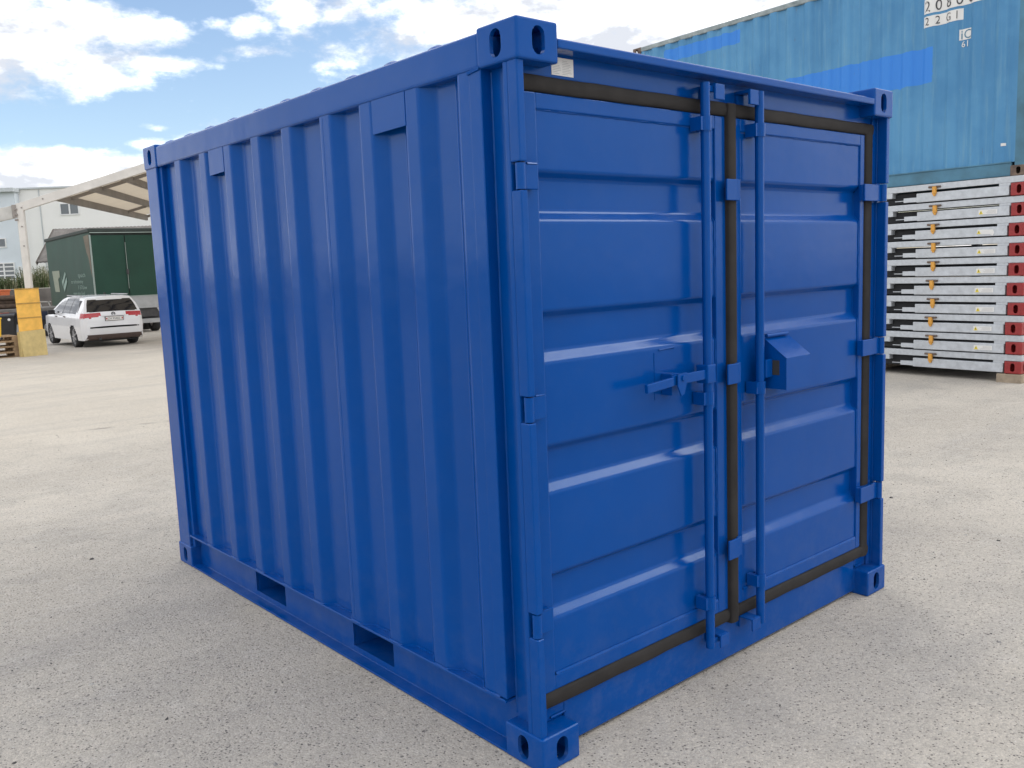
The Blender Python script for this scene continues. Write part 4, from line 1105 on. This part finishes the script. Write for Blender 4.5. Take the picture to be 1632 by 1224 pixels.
for x in (-.9, .0, .9): one('rib', M['orange'], og, (x - .05, x + .05, -.83, -.71, .2, zt_ - .01))
one('skid', M['chassis'], og, (-1.0, 1.0, -.6, -.4, 0, .1)); one('skid', M['chassis'], og, (-1.0, 1.0, .4, .6, 0, .1))

# ------------------------------------------------------------------ bank wall, weeds, buildings
rw = empty('retaining_wall', 'dark stained concrete retaining wall topped by weeds behind the trailers', 'wall', (0, 52.8, -.72))
for i in range(16): one('wall_panel', M['concwall'], rw, (-14 + i * 3.5, -14 + i * 3.5 + 3.485, 0, .4, 0, 2.02 + rnd.uniform(0, .01)), bevel=.015)
def weeds(name, label, x0, x1, y0, y1, n, h0, h1, straw):
    q = MB()
    for i in range(n):
        x, y = rnd.uniform(x0, x1), rnd.uniform(y0, y1); h = rnd.uniform(h0, h1); z = 1.33
        dx, dy = rnd.uniform(-.22, .22) * h, rnd.uniform(-.22, .22) * h; w_ = rnd.uniform(.012, .028)
        q.cm = 1 if rnd.random() < straw else 0
        a = rnd.uniform(0, 3.14); ca, sa = math.cos(a) * w_, math.sin(a) * w_
        q.add([(x - ca, y - sa, z), (x + ca, y + sa, z), (x + dx * .5 + ca * .8, y + dy * .5 + sa * .8, z + h * .6), (x + dx * .5 - ca * .8, y + dy * .5 - sa * .8, z + h * .6), (x + dx * 1.3, y + dy * 1.3, z + h)], [(0, 1, 2, 3), (3, 2, 4)])
        for k in range(5 if q.cm == 0 else 3):
            t = rnd.uniform(.25, .95); px, py, pz_ = x + dx * t, y + dy * t, z + h * t; s_ = rnd.uniform(.05, .13); b = rnd.uniform(0, 6.28)
            ex, ey = math.cos(b) * s_, math.sin(b) * s_
            q.add([(px, py, pz_), (px + ex * .5 - ey * .3, py + ey * .5 + ex * .3, pz_ + s_ * .4), (px + ex, py + ey, pz_ + s_ * .3), (px + ex * .5 + ey * .3, py + ey * .5 - ex * .3, pz_ + s_ * .25)], [(0, 1, 2, 3)])
    tag(q.build(name, [M['weed'], M['straw']]), label, 'weeds', kind='stuff')
weeds('weeds', 'tall green weeds and pale seed stalks growing on the bank', 8.0, 16.0, 53.3, 56.5, 2600, .25, .75, .3)
weeds('seed_stalks', 'pale tall seed stalks standing above the weeds on the bank', 10.6, 15.0, 53.5, 56.0, 700, .7, 1.35, .75)

bw = empty('white_building', 'plain white rendered building with a small double window behind the green trailer', 'building', (13.2, 66.0, 1.34), R(-40))
# local x runs right along the front, local y away
one('wall', M['bldwhite'], bw, (0, 16, 0, 9, 0, 6.55))
one('parapet', M['fascia'], bw, (-.12, 16.1, -.12, 9.1, 6.5505, 6.66), bevel=.01)
q = MB(); q.cyl((1.75, -.04, .1), (1.75, -.04, 6.5), .035, 8); q.build('downpipe', M['fascia'], bw)
def window(parent, x0, x1, z0, z1, nx=2, nz=1, y=-.0):
    f_ = MB(); t = .07
    f_.box(x0, x0 + t, y - .06, y - .002, z0, z1); f_.box(x1 - t, x1, y - .06, y - .002, z0, z1)
    f_.box(x0 + t + .001, x1 - t - .001, y - .0595, y - .002, z0, z0 + t); f_.box(x0 + t + .001, x1 - t - .001, y - .0595, y - .002, z1 - t, z1)
    fo = f_.build('window', M['winframe'], parent)
    for i in range(1, nx):
        xx = x0 + (x1 - x0) * i / nx; one('mullion', M['winframe'], fo, (xx - .05, xx + .05, y - .055, y - .004, z0 + t + .001, z1 - t - .001))
    for i in range(1, nz):
        zz = z0 + (z1 - z0) * i / nz; one('transom', M['winframe'], fo, (x0 + t + .001, x1 - t - .001, y - .05, y - .006, zz - .04, zz + .04))
    one('pane', M['winglass'], fo, (x0 + t, x1 - t, y - .030, y - .012, z0 + t, z1 - t))
    return fo
window(bw, 3.05, 4.35, 4.75, 5.55)
window(bw, 7.0, 8.3, 4.75, 5.55)
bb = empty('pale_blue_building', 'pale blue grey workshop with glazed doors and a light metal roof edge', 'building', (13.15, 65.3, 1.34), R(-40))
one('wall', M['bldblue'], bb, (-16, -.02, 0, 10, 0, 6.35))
one('roof_edge', M['fascia'], bb, (-16.2, .1, -.35, 10, 6.3505, 6.62), bevel=.02)
window(bb, -3.2, -.88, 2.72, 3.36, 2, 1)
window(bb, -3.4, -.50, .02, 1.72, 4, 6)
window(bb, -.26, -.05, .02, 1.45, 1, 4)
window(bb, -7.2, -4.6, 2.72, 3.36, 2, 1)
window(bb, -8.0, -4.6, .02, 1.72, 4, 6)

# old shed with grey sheet roof between trailer and white building
sh = empty('shed', 'small old shed with grey sheeted gable roof right behind the green trailer', 'shed', (10.30, 45.55, gz(45.9)), R(-35))
zb = -sh.location.z
RDG, EAV = 4.22 + zb, 2.80 + zb
one('wall', M['bldwhite'], sh, (.15, 7.5, -1.05, 3.2, 0, EAV - .05))
q = MB(); q.prism([(-1.05, EAV - .05), (3.2, EAV - .05), (1.0, RDG - .16)], 'x', .15, .25); q.build('gable', M['vergegable'], sh)  # shade under the verge put into the gable's dark colour
for (y0, z0), nm in (((-1.45, EAV - .22), 'a'), ((3.45, EAV - .22), 'b')):
    q = MB(); n = 90
    top = [(x, 1.0, RDG + (.018 if k % 2 else 0)) for k, x in [(k, -.35 + 8.1 * k / n) for k in range(n + 1)]]
    bot = [(x, y0, z0 + (.018 if k % 2 else 0)) for k, x in [(k, -.35 + 8.1 * k / n) for k in range(n + 1)]]
    q.grid([top, bot]); q.grid([[(x, y, z - .05) for x, y, z in top], [(x, y, z - .05) for x, y, z in bot]])
    q.build('roof_sheet', M['rooftile'], sh)
    q = MB(); q.bar((-.36, 1.0, RDG - .06), (-.36, y0, z0 - .06), .05, .16); q.build('verge_board', M['vergegable'], sh)
